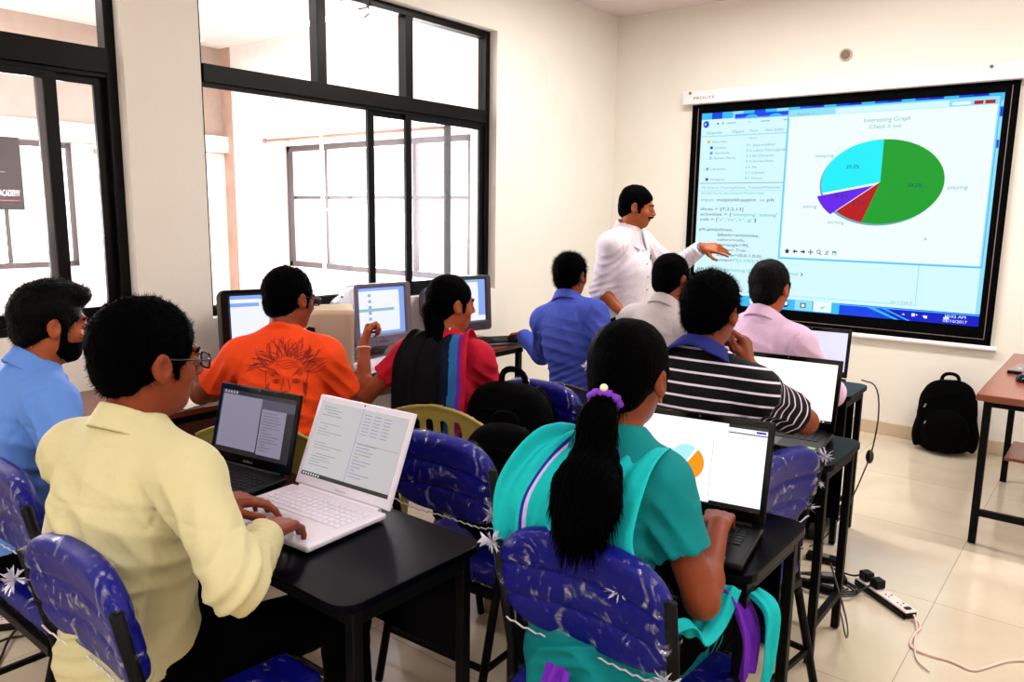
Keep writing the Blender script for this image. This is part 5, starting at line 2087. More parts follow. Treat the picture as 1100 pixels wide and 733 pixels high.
    for k in 'RL':
        E, W, a = A[k]
        ad = unit(E - Sh[k])
        slv = a.get('sl', sleeve)
        if slv == 'long':
            cuff = Sh[k] * 0 + W - unit(W - E) * 0.012
            F2.ell(Sh[k], (0.060 * S + g,) * 3, 0.04)
            F2.cone(Sh[k], E, 0.055 * S + g, 0.046 * S + g, 0.035)
            F2.cone(E, W + unit(W - E) * 0.04, 0.047 * S + g, 0.034 * S + g * 0.6, 0.02, caps=[(cuff, W - E)])
            cf = cuff - unit(W - E) * 0.05
            F2.cone(cf, W + unit(W - E) * 0.04, 0.0375 * S + g * 0.5, 0.0365 * S + g * 0.5, 0.004, caps=[(cuff, W - E), (cf, E - W)])
        elif slv == 'short':
            sl = a.get('slen', 0.17) * S
            c0 = Sh[k] + ad * sl
            F2.ell(Sh[k], (0.060 * S + g,) * 3, 0.04)
            F2.cone(Sh[k], Sh[k] + ad * (sl + 0.03), 0.056 * S + g, 0.053 * S + g * 1.4, 0.035, caps=[(c0, ad)])
        elif slv == 'elbow':
            c0 = E + unit(W - E) * 0.05
            F2.ell(Sh[k], (0.060 * S + g,) * 3, 0.04)
            F2.cone(Sh[k], E, 0.056 * S + g, 0.050 * S + g, 0.035)
            F2.cone(E, c0 + unit(W - E) * 0.04, 0.050 * S + g, 0.048 * S + g, 0.02, caps=[(c0, W - E)])
    # neck opening
    nb = N + un * 0.045
    F2.fn(N - 0.13, N + 0.13, lambda P: np.maximum(SDF.cone_d(P, N - un * 0.02, N + un * 0.14, 0.058 * S, 0.058 * S),
                                                   -((P[0] - N[0]) * un[0] + (P[1] - N[1]) * un[1] + (P[2] - N[2]) * un[2]) - 0.0), 0.006, sub=True)
    top_cut = N + un * 0.058
    if collar == 'shirt':
        cn = N + un * 0.030 + fw * 0.012
        FC = SDF(cn - 0.125, cn + 0.125, 0.0042)

        def col_fn(P):
            q = [P[i] - cn[i] for i in range(3)]
            zz = q[0] * un[0] + q[1] * un[1] + q[2] * un[2]
            yy = q[0] * fw[0] + q[1] * fw[1] + q[2] * fw[2]
            xx = q[0] * sd[0] + q[1] * sd[1] + q[2] * sd[2]
            zt = zz + yy * 0.35
            r = np.sqrt(xx ** 2 + (yy * 0.93) ** 2)
            rr = 0.069 * S + np.clip(0.03 - zt, 0, 1) * 0.42
            d = np.maximum(np.abs(r - rr) - 0.0055, np.maximum(zt - 0.028, -0.034 - 0.25 * np.maximum(yy, 0) - zt))
            gap = (0.55 * yy - np.abs(xx)) * 0.8 - 0.012
            return np.maximum(d, np.where(yy > 0, gap, -1))
        FC.fn(cn - 0.12, cn + 0.12, col_fn, 0.0)
        v, f = FC.mesh()
        link_mesh('collar', relax(v, f, 1, 0.4), f, top['mat'], t)
    elif collar == 'round':
        cn = N + un * 0.018 + fw * 0.010

        def rib(P):
            q = [P[i] - cn[i] for i in range(3)]
            zz = q[0] * un[0] + q[1] * un[1] + q[2] * un[2]
            yy = q[0] * fw[0] + q[1] * fw[1] + q[2] * fw[2]
            xx = q[0] * sd[0] + q[1] * sd[1] + q[2] * sd[2]
            r = np.sqrt(xx ** 2 + (yy * 0.9) ** 2)
            zt = zz + yy * 0.35
            return np.sqrt((r - 0.071 * S) ** 2 + (zt * 0.7) ** 2) - 0.0085
        F2.fn(cn - 0.11, cn + 0.11, rib, 0.006)
    F2.f[:, :, :] = np.maximum(F2.f, hemz - (F2.lo[2] + F2.h * np.arange(F2.n[2]))[None, None, :].astype(np.float32))
    v, f = F2.mesh()
    v = relax(v, f, 1, 0.4)
    n = normals_of(v, f)
    disp = 0.0016 * wob(v * V(1, 1, 0.6), 18, seed + 2)
    if folds:
        rs = np.random.RandomState(seed + 11)
        fl_ = []
        for k in 'RL':
            E, W, a = A[k]
            fl_.append((E, 0.085, unit(W - Sh[k]), 0.034, 0.0065))
            fl_.append((Sh[k] - u2 * 0.06 + (E - Sh[k]) * 0.15, 0.10, unit(sd * (1 if k == 'R' else -1) + u2 * 0.9), 0.045, 0.006))
            fl_.append((E * 0.35 + W * 0.65, 0.07, unit(W - E), 0.028, 0.004))
        fl_.append((C - fw * 0.09, 0.16, unit(u2 + sd * 0.35), 0.06, 0.005))
        fl_.append((H + u1 * 0.09 - fw * 0.08, 0.12, unit(u2 - sd * 0.25), 0.038, 0.007))
        fl_.append((C + u2 * 0.08 - fw * 0.1 + sd * 0.06, 0.12, unit(sd + u2 * 0.4), 0.07, 0.004))
        for c_, r_, d_, lam, am in fl_:
            q = v - c_
            wgt = np.exp(-np.sum(q * q, 1) / (r_ * r_))
            ph = q @ d_ / lam * 2 * PI + 1.6 * wob(v, 14, seed + int(lam * 1000))
            disp += 1.5 * am * wgt * (1 - np.abs(np.sin(ph * 0.5)) * 2) * 0.8
    if sleeve == 'long':
        for k in 'RL':     # sewn sleeve head and cuff seams
            E, W, a = A[k]
            pl = np.abs((v - Sh[k]) @ unit(sd * (1 if k == 'R' else -1) * 0.93 - u2 * 0.36) - 0.008)
            near = np.linalg.norm(v - Sh[k], axis=1) < 0.13
            disp -= np.where(near, 0.0035 * np.exp(-(pl / 0.005) ** 2), 0)
        yk = np.abs((v - N) @ u2 + 0.115)
        back = ((v - C) @ fw < -0.02)
        disp -= np.where(back, 0.0025 * np.exp(-(yk / 0.005) ** 2), 0)
    if collar == 'shirt':
        fx_ = (v - N) @ sd
        frt = ((v - C) @ fw > 0.03) & (np.abs(fx_) < 0.05)
        disp -= np.where(frt, 0.004 * np.exp(-((np.abs(fx_) - 0.016) / 0.004) ** 2), 0)
    # keep collar crisp
    cz = (v - N) @ un
    disp = np.where(cz > 0.0, disp * 0.25, disp)
    v = v + n * disp[:, None]
    at = None
    if stripe:
        P3 = (v[:, 0], v[:, 1], v[:, 2])
        dt = np.minimum(SDF.cone_d(P3, H, C, 0.14 * S, 0.14 * S), SDF.ell_d(P3, C + u2 * 0.075 * S, (0.172 * S * wide, 0.12 * S, 0.165 * S), Rt))
        sv = (v - H) @ u2 + 0.0
        for k in 'RL':
            E, W, a = A[k]
            da = SDF.cone_d(P3, Sh[k] + unit(E - Sh[k]) * 0.03, E, 0.06 * S, 0.055 * S)
            m = (da < dt) & (((v - Sh[k]) @ unit(E - Sh[k])) > 0.004)
            sa = (v - Sh[k]) @ unit(E - Sh[k])
            sv = np.where(m, sa, sv)
        at = {'band': sv}
    gm = top['mat'](t) if callable(top['mat']) else top['mat']
    go = link_mesh(top.get('name', 'shirt'), v, f, gm, t, attr=at)
    # ---------------- lower garment
    F3 = SDF(V(lo[0], lo[1], 0.02), V(hi[0], hi[1], hipz + 0.14), 0.008)
    F3.ell(H + V(0, -0.01, 0.0), (0.172 * S * (0.7 + 0.3 * wide), 0.133 * S * fat, 0.115 * S), 0.05, R1, caps=[(H + u1 * 0.10, u1)])
    for k in 'RL':
        hj, kn, an = LG[k]
        F3.cone(hj, kn, 0.100 * S, 0.073 * S, 0.05)
        F3.cone(kn, an + V(0, 0, 0.0), 0.072 * S, 0.060 * S, 0.03, caps=[(an + V(0, 0, 0.005), V(0, 0, -1))])
    v, f = F3.mesh()
    n = normals_of(v, f)
    d = 0.003 * wob(v, 20, seed + 5)
    for k in 'RL':
        hj, kn, an = LG[k]
        q = v - kn
        wgt = np.exp(-np.sum(q * q, 1) / 0.01)
        d += 0.005 * wgt * np.sin(q @ unit(an - hj) * 190)
    v = v + n * d[:, None]
    link_mesh(bottom[0] if isinstance(bottom, tuple) else 'trousers', v, f, bottom[1] if isinstance(bottom, tuple) else bottom, t)
    # ---------------- shoes
    for k in 'RL':
        an = LG[k][2]
        s4 = SDF(an + V(-0.08, -0.12, -0.09), an + V(0.08, 0.24, 0.09), 0.006)
        s4.cone(an + V(0, -0.035, -0.045), an + V(0, 0.15, -0.052), 0.043, 0.034, 0.03)
        s4.cone(an + V(0, -0.01, -0.02), an + V(0, 0, 0.02), 0.042, 0.043, 0.03)
        s4.f = np.maximum(s4.f, (0.004 - (s4.lo[2] + s4.h * np.arange(s4.n[2])))[None, None, :].astype(np.float32))
        v, f = s4.mesh()
        link_mesh('shoe', v, f, shoes, t)
    info = dict(t=t, HC=HC, Rh=Rh, N=N, C=C, H=H, u2=u2, fw=fw, sd=sd, A=A, Sh=Sh, un=un, hw=hw, w=w, hs=hs, S=S, LG=LG, top=go, Rt=Rt, hair=ho, u1=u1)
    PEOPLE[key] = info
    return info


def spectacles(p, col=None):
    hw = p['hw']
    root = None
    m = MB()
    for x in (-1, 1):
        ring = []
        for i in range(20):
            a = 2 * PI * i / 20
            ring.append(hw(x * 0.033 + 0.024 * math.copysign(abs(math.cos(a)) ** 0.5, math.cos(a)), 0.108 - abs(x * 0.033 + 0.024 * math.cos(a)) * 0.12,
                           0.0 + 0.0155 * math.copysign(abs(math.sin(a)) ** 0.5, math.sin(a))))
        m.tube(ring, 0.0028, 6, closed=True)
        m.tube([hw(x * 0.056, 0.100, 0.006), hw(x * 0.076, 0.088, 0.007), hw(x * 0.080, 0.03, 0.009), hw(x * 0.081, -0.005, 0.012), hw(x * 0.079, -0.018, -0.004)], 0.0027, 6)
    m.tube([hw(-0.010, 0.106, 0.004), hw(0, 0.109, 0.007), hw(0.010, 0.106, 0.004)], 0.0019, 6)
    fr = m.build('spectacles', col or M_specs, p['t'], smooth=True)
    for x in (-1, 1):
        l = MB()
        ring = [hw(x * 0.033 + 0.0235 * math.cos(2 * PI * i / 20), 0.108 - abs(x * 0.033 + 0.024 * math.cos(2 * PI * i / 20)) * 0.12, 0.015 * math.sin(2 * PI * i / 20)) for i in range(20)]
        ring2 = [Vector(r) + Vector(p['Rh'] @ V(0, -0.001, 0)) for r in ring]
        l.loft([ring, ring2])
        l.build('lens', M_lens, fr)
    return fr


def drape(name, parent, path, widths, dirs, mats, folds=7, amp=0.008, n=28, m=40, thick=0.004, attr_split=None):
    """cloth strip: path of centre points, half widths and cross directions, with running folds"""
    path = [np.array(p, float) for p in path]
    dirs = [unit(np.array(d, float)) for d in dirs]
    K = len(path) - 1

    def cat(a, u):
        x = u * K
        i = min(int(x), K - 1)
        f = x - i
        p0 = a[max(i - 1, 0)]
        p1, p2 = a[i], a[i + 1]
        p3 = a[min(i + 2, K)]
        return 0.5 * ((2 * p1) + (-p0 + p2) * f + (2 * p0 - 5 * p1 + 4 * p2 - p3) * f * f + (-p0 + 3 * p1 - 3 * p2 + p3) * f ** 3)
    vs = []
    for j in range(m + 1):
        u = j / m
        c = cat(path, u)
        d = unit(cat(dirs, u))
        w = float(cat([np.array([x]) for x in widths], u)[0])
        tg = unit(cat(path, min(u + 0.01, 1)) - cat(path, max(u - 0.01, 0)))
        nn = np.cross(d, tg)
        for i in range(n + 1):
            s = 2 * i / n - 1
            fo = amp * math.sin(s * folds * PI * 0.5 + 1.2 * math.sin(u * 4 + s * 2)) + amp * 0.4 * math.sin(s * folds * 2.3 + u * 9)
            vs.append(c + d * w * s + nn * (fo - 0.02 * s * s * (w / 0.1)))
    fs = [(j * (n + 1) + i, j * (n + 1) + i + 1, (j + 1) * (n + 1) + i + 1, (j + 1) * (n + 1) + i) for j in range(m) for i in range(n)]
    mb = MB()
    mb.add(vs, fs)
    if attr_split:
        for j in range(m):
            for i in range(n):
                mb.mi[j * n + i] = attr_split(i / n, j / m)
    return mb.build(name, mats, parent, smooth=True, solid=thick)
# ------------------------------------------------------------------ the ten people
C_cream = fabric('cream_shirt_cotton', rgb(196, 188, 146), 0.04)
C_ltblue = fabric('light_blue_shirt_cotton', rgb(92, 134, 208), 0.06)
C_orange = fabric('orange_tshirt_jersey', rgb(228, 70, 24), 0.04)
C_red = fabric('red_kurti_cotton', rgb(176, 22, 44), 0.12)
C_blue = fabric('blue_shirt_cotton', rgb(62, 78, 168), 0.08)
C_white = fabric('white_shirt_cotton', rgb(214, 206, 216), 0.02)
C_grey = fabric('pale_grey_shirt_cotton', rgb(176, 168, 168), 0.05)
C_pink = fabric('pale_pink_shirt_cotton', rgb(206, 174, 202), 0.06)
C_teal = fabric('turquoise_kurta_cotton', rgb(8, 120, 124), 0.06)
C_teal2 = fabric('turquoise_scarf_cotton', rgb(20, 176, 180), 0.08)
C_navy = fabric('navy_scarf_cotton', rgb(34, 40, 140), 0.1)
C_purple = fabric('purple_scarf_cotton', rgb(104, 38, 170), 0.1)
C_lilac = fabric('lilac_scarf_edge', rgb(190, 176, 230), 0.1)


def stripe_mat():
    m = bpy.data.materials.new('black_white_striped_jersey')
    m.use_nodes = True
    N, L = nodes_of(m)
    b = N['Principled BSDF']
    b.inputs['Roughness'].default_value = 0.85
    b.inputs['Specular IOR Level'].default_value = 0.2
    a = N.new('ShaderNodeAttribute')
    a.attribute_name = 'band'
    mu = N.new('ShaderNodeMath')
    mu.operation = 'MULTIPLY'
    mu.inputs[1].default_value = 1 / 0.0365
    L.new(a.outputs['Fac'], mu.inputs[0])
    fr = N.new('ShaderNodeMath')
    fr.operation = 'FRACT'
    L.new(mu.outputs[0], fr.inputs[0])
    cr = N.new('ShaderNodeValToRGB')
    cr.color_ramp.interpolation = 'CONSTANT'
    e = cr.color_ramp.elements
    e[0].position = 0
    e[0].color = rgb(3, 2, 6)
    e[1].position = 0.62
    e[1].color = rgb(216, 208, 224)
    x = cr.color_ramp.elements.new(0.80)
    x.color = rgb(3, 2, 6)
    L.new(fr.outputs[0], cr.inputs[0])
    L.new(cr.outputs[0], b.inputs['Base Color'])
    return m


M_stripe = stripe_mat()
UP = (0, 0, 1)
DN = (0, 0, -1)

# the man in the cream shirt, typing on the silver laptop
p = person('cream', 'man in a cream shirt and glasses seen from behind, typing on the silver laptop', (1.845, -5.04), 0.22, S=0.955, hipz=0.51, wide=1.08, fat=1.08, lean=0.0, lean2=0.12, neckfwd=0.1,
           head=(-0.28, 0.10, 0.02), arms={'R': dict(w=(2.085, -4.845, 0.80), hs=1.1, pole=(1.1, -0.3, -0.6), fwd=(-0.45, 0.8, -0.10), curl=(0.42, 0.38, 0.42, 0.5), thumb=0.3),
                                       'L': dict(w=(1.825, -4.83, 0.80), hs=1.1, pole=(-0.7, -0.3, -0.6), fwd=(0.25, 0.9, -0.06), curl=(0.3, 0.34, 0.4, 0.45), thumb=0.2)},
           top=dict(mat=C_cream, g=0.014, name='shirt'), hair=dict(vol=1.02, n=3600, len=0.012, mat=M_hair), collar='shirt', h=0.0046, seed=3, kneespread=0.26, kneefwd=0.45, skin=M_skin, hs=1.10)
spectacles(p)
# the man in the light blue shirt at the left edge
p = person('ltblue', 'bearded man in a light blue shirt at the left edge, typing on the black laptop', (0.985, -4.99), 0.0, S=0.95, hipz=0.515, lean=0.12, lean2=0.25, head=(-0.15, 0.12, 0.0),
           arms={'R': dict(w=(1.42, -4.72, 0.79), pole=(0.6, -0.4, -0.7), fwd=(-0.15, 0.95, -0.08), curl=(0.3, 0.3, 0.35, 0.4)), 'L': dict(w=(1.2, -4.76, 0.79), pole=(-0.6, -0.3, -0.7), fwd=(0.1, 0.95, -0.06))},
           top=dict(mat=C_ltblue, g=0.013), hair=dict(vol=1.0, quiff=True, n=3000, len=0.015, line=0.042, mat=M_hair_b), collar='shirt', h=0.0052, seed=5, skin=M_skin_l)
G = SDF(p['HC'] - 0.16, p['HC'] + 0.16, 0.0045)
w = p['w']
Rh = p['Rh']
G.ell(w(0, 0.052, -0.086), (0.036, 0.037, 0.032), 0.02, Rh)
G.ell(w(0, 0.020, -0.070), (0.061, 0.060, 0.045), 0.02, Rh)
G.ell(w(0, 0.036, -0.046), (0.056, 0.056, 0.05), 0.02, Rh, caps=[(w(0, 0, -0.05), Rh @ V(0, 0, 1))])
G.cone(w(-0.02, 0.092, -0.046), w(0.02, 0.092, -0.046), 0.006, k=0.006)
for x in (-1, 1):
    G.cone(w(x * 0.071, 0.022, 0.01), w(x * 0.058, 0.024, -0.06), 0.008, 0.012, 0.01)
G.cone(w(-0.014, 0.092, -0.060), w(0.014, 0.092, -0.060), 0.0075, k=0.004, sub=True)
v, f = G.mesh()
link_mesh('beard', v + normals_of(v, f) * (0.0012 * wob(v, 220, 4))[:, None], f, M_stubble, p['t'])
# the man in the orange t-shirt
p = person('orange', 'man in an orange t-shirt and glasses sitting in front of the black tube monitor', (1.115, -4.125), 0.70, S=0.95, wide=0.95, lean=0.22, lean2=0.22, twist=0.0, side=-0.03, head=(-0.62, 0.16, -0.05), neckfwd=0.25,
           arms={'R': dict(w=(0.93, -3.78, 0.80), pole=(0.15, 0.5, -0.9), fwd=(-0.5, 0.5, 0.3), pal=(-0.6, -0.2, 0.2), curl=(0.7, 0.7, 0.7, 0.7), slen=0.19),
                 'L': dict(w=(0.66, -3.98, 0.785), pole=(-0.6, -0.4, -0.5), fwd=(0.2, 0.9, 0), slen=0.19)},
           top=dict(mat=C_orange, g=0.012, name='t_shirt'), hair=dict(vol=1.0, n=3000, len=0.011), collar='round', sleeve='short', seed=7, skin=M_skin, hs=1.0, h=0.0055)
spectacles(p)
orange = p
# the woman in the red top
p = person('red', 'woman in a red top with a dark blue shawl sitting at the tube monitors', (1.40, -3.57), 0.38, S=0.91, hipz=0.51, female=True, lean=0.10, lean2=0.14, head=(-0.75, 0.08, 0.0), side=-0.02, wide=1.05,
           arms={'L': dict(w=(1.02, -3.64, 0.95), pole=(-0.1, -0.4, -0.9), fwd=(-0.2, 0.5, 0.75), pal=(0.5, 0.4, 0), curl=(1.1, 1.15, 1.2, 1.2), thumb=0.9, slen=0.15),
                 'R': dict(w=(1.34, -3.26, 0.84), pole=(0.7, -0.3, -0.6), fwd=(-0.5, 0.8, 0.1), slen=0.15)},
           top=dict(mat=C_red, g=0.011, name='kurti', skirt=True), bottom=('leggings', M_trouser), hair=dict(vol=0.99, n=1200, len=0.006, rough=0.0018), sleeve='short', hem=-0.10, seed=9, skin=M_skin_l, hs=0.97)
red = p
# the man in the blue shirt
p = person('blue', 'man in a royal blue shirt reaching left to the keyboard on the side desk', (1.29, -2.41), 0.12, S=0.96, wide=0.92, lean=0.10, lean2=0.16, head=(-0.15, 0.02, 0.0), side=-0.20,
           arms={'L': dict(w=(0.73, -2.17, 0.795), pole=(0.5, 0.1, -1.0), fwd=(-0.85, 0.35, -0.15), curl=(0.25, 0.3, 0.35, 0.4)), 'R': dict(w=(1.42, -2.24, 0.75), pole=(0.6, -0.4, -0.6), fwd=(-0.3, 0.9, 0))},
           top=dict(mat=C_blue, g=0.013), hair=dict(vol=0.99, n=3400, len=0.020), collar='shirt', seed=11, skin=M_skin, h=0.006)
# the presenter
p = person('presenter', 'standing man with a moustache in a white shirt pointing at the projector screen', (1.16, -1.735), -1.55, S=0.965, legs='stand', hipz=0.885, lean=0.0, lean2=0.05, head=(0.42, 0.16, 0.0), wide=1.10, fat=1.2, hem=0.0, neckfwd=0.12,
           arms={'R': dict(w=(1.30, -1.93, 0.93), sl='elbow', pole=(-0.6, 0.1, 0.0), fwd=(0.30, 0.25, -0.9), pal=(-0.3, 0.9, 0), curl=(0.3, 0.35, 0.4, 0.45)),
                 'L': dict(w=(1.49, -1.40, 1.32), pole=(0.1, 0.5, -0.5), fwd=(0.93, 0.36, -0.03), pal=(-0.3, 0.6, -0.6), curl=(0.18, 0.22, 0.3, 0.4), thumb=0.1)},
           top=dict(mat=C_white, g=0.016), hair=dict(vol=0.985, n=2600, len=0.008, line=0.046), collar='shirt', seed=13, skin=M_skin_l, h=0.0052, hs=1.0)
m = MB()
hw = p['hw']
m.tube([hw(-0.030, 0.086, -0.052), hw(-0.016, 0.100, -0.045), hw(0, 0.104, -0.043), hw(0.016, 0.100, -0.045), hw(0.030, 0.086, -0.052)], 0.0068, 8, smooth=1)
m.build('moustache', M_hair, p['t'], smooth=True)
E_, W_, a_ = p['A']['L']
wd = unit(W_ - E_)
MB().cyl(W_ - wd * 0.006, W_ + wd * 0.008, 0.0315, n=20).build('wristwatch', mat('steel_watch', rgb(150, 150, 160), 0.25, 0.9), p['t'])
from mathutils.bvhtree import BVHTree
bq = BVHTree.FromPolygons([v_.co.copy() for v_ in p['top'].data.vertices], [tuple(q_.vertices) for q_ in p['top'].data.polygons])
for k in range(6):
    o_ = Vector(p['N'] - p['u2'] * (0.08 + 0.075 * k) + p['fw'] * 0.5)
    h_ = bq.ray_cast(o_, Vector(-p['fw']))
    if h_[0] is not None:
        MB().cyl(h_[0], h_[0] + Vector(p['fw']) * 0.003, 0.006, n=12).build('button', mat('shirt_button', rgb(150, 140, 150), 0.3), p['t'])
o_ = Vector(p['C'] + p['u2'] * 0.11 - p['sd'] * 0.075 + p['fw'] * 0.5)
h_ = bq.ray_cast(o_, Vector(-p['fw']))
if h_[0] is not None:
    MB().cyl(h_[0] - Vector(p['u2']) * 0.015, h_[0] + Vector(p['u2']) * 0.025 + Vector(p['fw']) * 0.003, 0.004, n=10).build('pocket_pen', M_blackgl, p['t'])
# the man in the grey shirt
p = person('grey', 'man in a pale grey shirt in the front row beside the presenter, facing the screen', (1.72, -2.42), -0.10, S=0.98, lean=0.16, lean2=0.22, head=(-0.1, 0.02, 0.0), side=0.02,
           arms={'R': dict(w=(1.90, -2.10, 0.78), pole=(0.7, -0.4, -0.6), fwd=(-0.3, 0.9, 0)), 'L': dict(w=(1.55, -2.10, 0.78), pole=(-0.7, -0.4, -0.6), fwd=(0.3, 0.9, 0))},
           top=dict(mat=C_grey, g=0.014), hair=dict(vol=1.0, n=2600, len=0.010), collar='shirt', seed=17, skin=M_skin, h=0.0065)
# the man in the pink shirt
p = person('pink', 'man in a pale pink shirt in the front row, before the projector screen', (2.28, -2.54), -0.12, S=0.98, lean=0.12, lean2=0.18, head=(0.0, 0.04, 0.0), side=0.0, wide=1.0,
           arms={'R': dict(w=(2.42, -2.16, 0.79), pole=(0.75, -0.4, -0.55), fwd=(-0.3, 0.9, 0)), 'L': dict(w=(2.13, -2.16, 0.79), pole=(-0.75, -0.4, -0.55), fwd=(0.3, 0.9, 0))},
           top=dict(mat=C_pink, g=0.014), hair=dict(vol=0.985, n=2600, len=0.009, mat=M_hair_b), collar='shirt', seed=19, skin=M_skin_l, h=0.0065)
# the man in the striped polo
p = person('striped', 'man in a black and white striped polo shirt, hands raised to his chin', (2.50, -3.60), 0.02, S=1.0, lean=0.10, lean2=0.16, head=(-0.1, 0.05, 0.02), wide=1.06, fat=1.05,
           arms={'R': dict(w=(2.565, -3.30, 1.02), pole=(0.75, 0.35, -0.7), fwd=(-0.25, 0.15, 0.9), pal=(-0.9, 0.0, 0.0), curl=(0.75, 0.85, 0.95, 1.0), thumb=0.8, slen=0.20),
                 'L': dict(w=(2.40, -3.27, 1.00), pole=(-0.75, 0.35, -0.7), fwd=(0.4, 0.1, 0.9), pal=(0.9, 0, 0), curl=(0.75, 0.85, 0.95, 1.0), thumb=0.8, slen=0.20)},
           top=dict(mat=M_stripe, g=0.013, name='polo_shirt'), hair=dict(vol=1.04, n=3600, len=0.016), collar=None, sleeve='short', seed=23, skin=M_skin, h=0.0052, stripe=True)
# navy collar of the polo
n0 = p['N'] + p['un'] * 0.028 + p['fw'] * 0.012
G = SDF(n0 - 0.12, n0 + 0.12, 0.005)
un, fw, sdd = p['un'], p['fw'], p['sd']


def polo(P):
    q = [P[i] - n0[i] for i in range(3)]
    zz = q[0] * un[0] + q[1] * un[1] + q[2] * un[2]
    yy = q[0] * fw[0] + q[1] * fw[1] + q[2] * fw[2]
    xx = q[0] * sdd[0] + q[1] * sdd[1] + q[2] * sdd[2]
    zt = zz + yy * 0.35
    r = np.sqrt(xx ** 2 + (yy * 0.93) ** 2)
    rr = 0.074 + np.clip(0.03 - zt, 0, 1) * 0.75
    d = np.maximum(np.abs(r - rr) - 0.0045, np.maximum(zt - 0.028, -0.042 - zt))
    return np.maximum(d, np.where(yy > 0, (0.5 * yy - np.abs(xx)) * 0.8 - 0.01, -1))


G.fn(n0 - 0.12, n0 + 0.12, polo)
v, f = G.mesh()
link_mesh('collar', relax(v, f, 1), f, fabric('navy_polo_collar', rgb(30, 36, 108), 0.06), p['t'])
# the woman in turquoise
p = person('teal', 'woman in a turquoise dress with a long black ponytail, back to the camera', (2.66, -4.37), 0.06, S=0.905, hipz=0.52, female=True, lean=0.10, lean2=0.18, head=(-0.05, 0.10, 0.0), wide=0.85,
           arms={'R': dict(w=(2.83, -4.11, 0.79), pole=(0.45, -0.35, -0.95), fwd=(-0.35, 0.9, -0.05), curl=(0.35, 0.35, 0.4, 0.45), slen=0.165),
                 'L': dict(w=(2.55, -4.09, 0.80), pole=(-0.7, -0.3, -0.7), fwd=(0.25, 0.9, -0.05), slen=0.20)},
           top=dict(mat=C_teal, g=0.011, name='kurta', skirt=True), bottom=('leggings', M_trouser), hair=dict(vol=1.015, n=900, len=0.005, rough=0.0015), sleeve='short', hem=-0.30, seed=29, skin=M_skin, hs=1.03, h=0.0052)
teal = p
# ------------------------------------------------------------------ scarves, ponytail and shirt print
p = teal
HC, Rh, w, hw, t = p['HC'], p['Rh'], p['w'], p['hw'], p['t']
N, C, sd, fw, u2, H = p['N'], p['C'], p['sd'], p['fw'], p['u2'], p['H']
base = w(0.004, -0.106, -0.045)
path = [base, base - fw * 0.040 - u2 * 0.05, N - fw * 0.135 - u2 * 0.04, C - fw * 0.185 + u2 * 0.15, C - fw * 0.205 + u2 * 0.09, C - fw * 0.22 + u2 * 0.05]
path = [np.array(q) for q in path]
path = [path[0]] + [q + sd * dx for q, dx in zip(path[1:], (0.008, 0.022, 0.034, 0.040, 0.030))]
rad = [0.024, 0.036, 0.056, 0.068, 0.050, 0.014]
allp = np.array(path)
G = SDF(allp.min(0) - 0.13, allp.max(0) + 0.13, 0.005)
for a, b, ra, rb in zip(path[:-1], path[1:], rad[:-1], rad[1:]):
    G.cone(a, b, ra, rb, 0.03, sq=(fw, 1.6))
G.cone(w(0, -0.07, -0.03), base, 0.035, 0.026, 0.02)
v, f = G.mesh()
n = normals_of(v, f)
ang = (v - C) @ sd
v = v + n * (0.0035 * np.sin(ang * 420 + 2 * wob(v, 10, 3)) + 0.004 * wob(v * V(1, 1, 0.3), 60, 8))[:, None]
nn = normals_of(v, f)
sv, sf = spikes(v, nn, HC, Rh, 3200, 0.045, random.Random(5), lambda q: Rh @ V(0, 0.02, -1.7), None, 0.0013, 0.22, 0.16)
vv, fl = merge_tri_quads(v, f, sv, sf)
link_mixed('ponytail', vv, fl, M_hair, t)
# purple hair band with a pearl
m = MB()
ring = []
ax = unit(path[1] - path[0])
for i in range(30):
    a = 2 * PI * i / 30
    e1 = unit(np.cross(ax, V(0, 0, 1)))
    e2 = np.cross(ax, e1)
    ring.append(Vector(path[0] + ax * 0.004 + (e1 * math.cos(a) + e2 * math.sin(a)) * (0.030 + 0.003 * math.sin(a * 9))))
m.tube(ring, [0.0085 + 0.0025 * math.sin(i * 2.3) for i in range(30)], 8, closed=True)
hb = m.build('hair_band', fabric('violet_hair_band', rgb(120, 60, 190), 0.15), t, smooth=True)
MB().ball(Vector(base - fw * 0.028 + u2 * 0.026 + sd * 0.008), 0.009).build('pearl_bead', mat('cream_pearl', rgb(236, 216, 190), 0.2), hb, smooth=True)
MB().cyl(hw(0.079, -0.002, -0.036), hw(0.080, 0.0, -0.05), 0.004).build('earring', mat('gold_earring', rgb(170, 110, 40), 0.3, 0.9), t)
Sl, Sr = p['Sh']['L'], p['Sh']['R']
El, Er = p['A']['L'][0], p['A']['R'][0]
# scarf bunched over the left shoulder and upper arm, navy band with a lilac edge in it
pts = [N - sd * 0.055 + fw * 0.10 - u2 * 0.03, N - sd * 0.075 + u2 * 0.018 - fw * 0.0, Sl + sd * 0.035 - fw * 0.10 + u2 * 0.035, Sl + sd * 0.01 - fw * 0.145 - u2 * 0.05, C - sd * 0.115 - fw * 0.15 + u2 * 0.05, C - sd * 0.11 - fw * 0.135 - u2 * 0.02]
dr = [sd, sd, unit(sd * 0.9 - u2 * 0.25), unit(sd - u2 * 0.15), sd, sd]


def split(u, v):
    return 1 if 0.36 < u < 0.42 else (2 if 0.42 <= u < 0.445 else 0)


drape('scarf', t, pts, [0.05, 0.058, 0.075, 0.085, 0.085, 0.08], dr, [C_teal2, C_navy, C_lilac], folds=5, amp=0.009, attr_split=split)
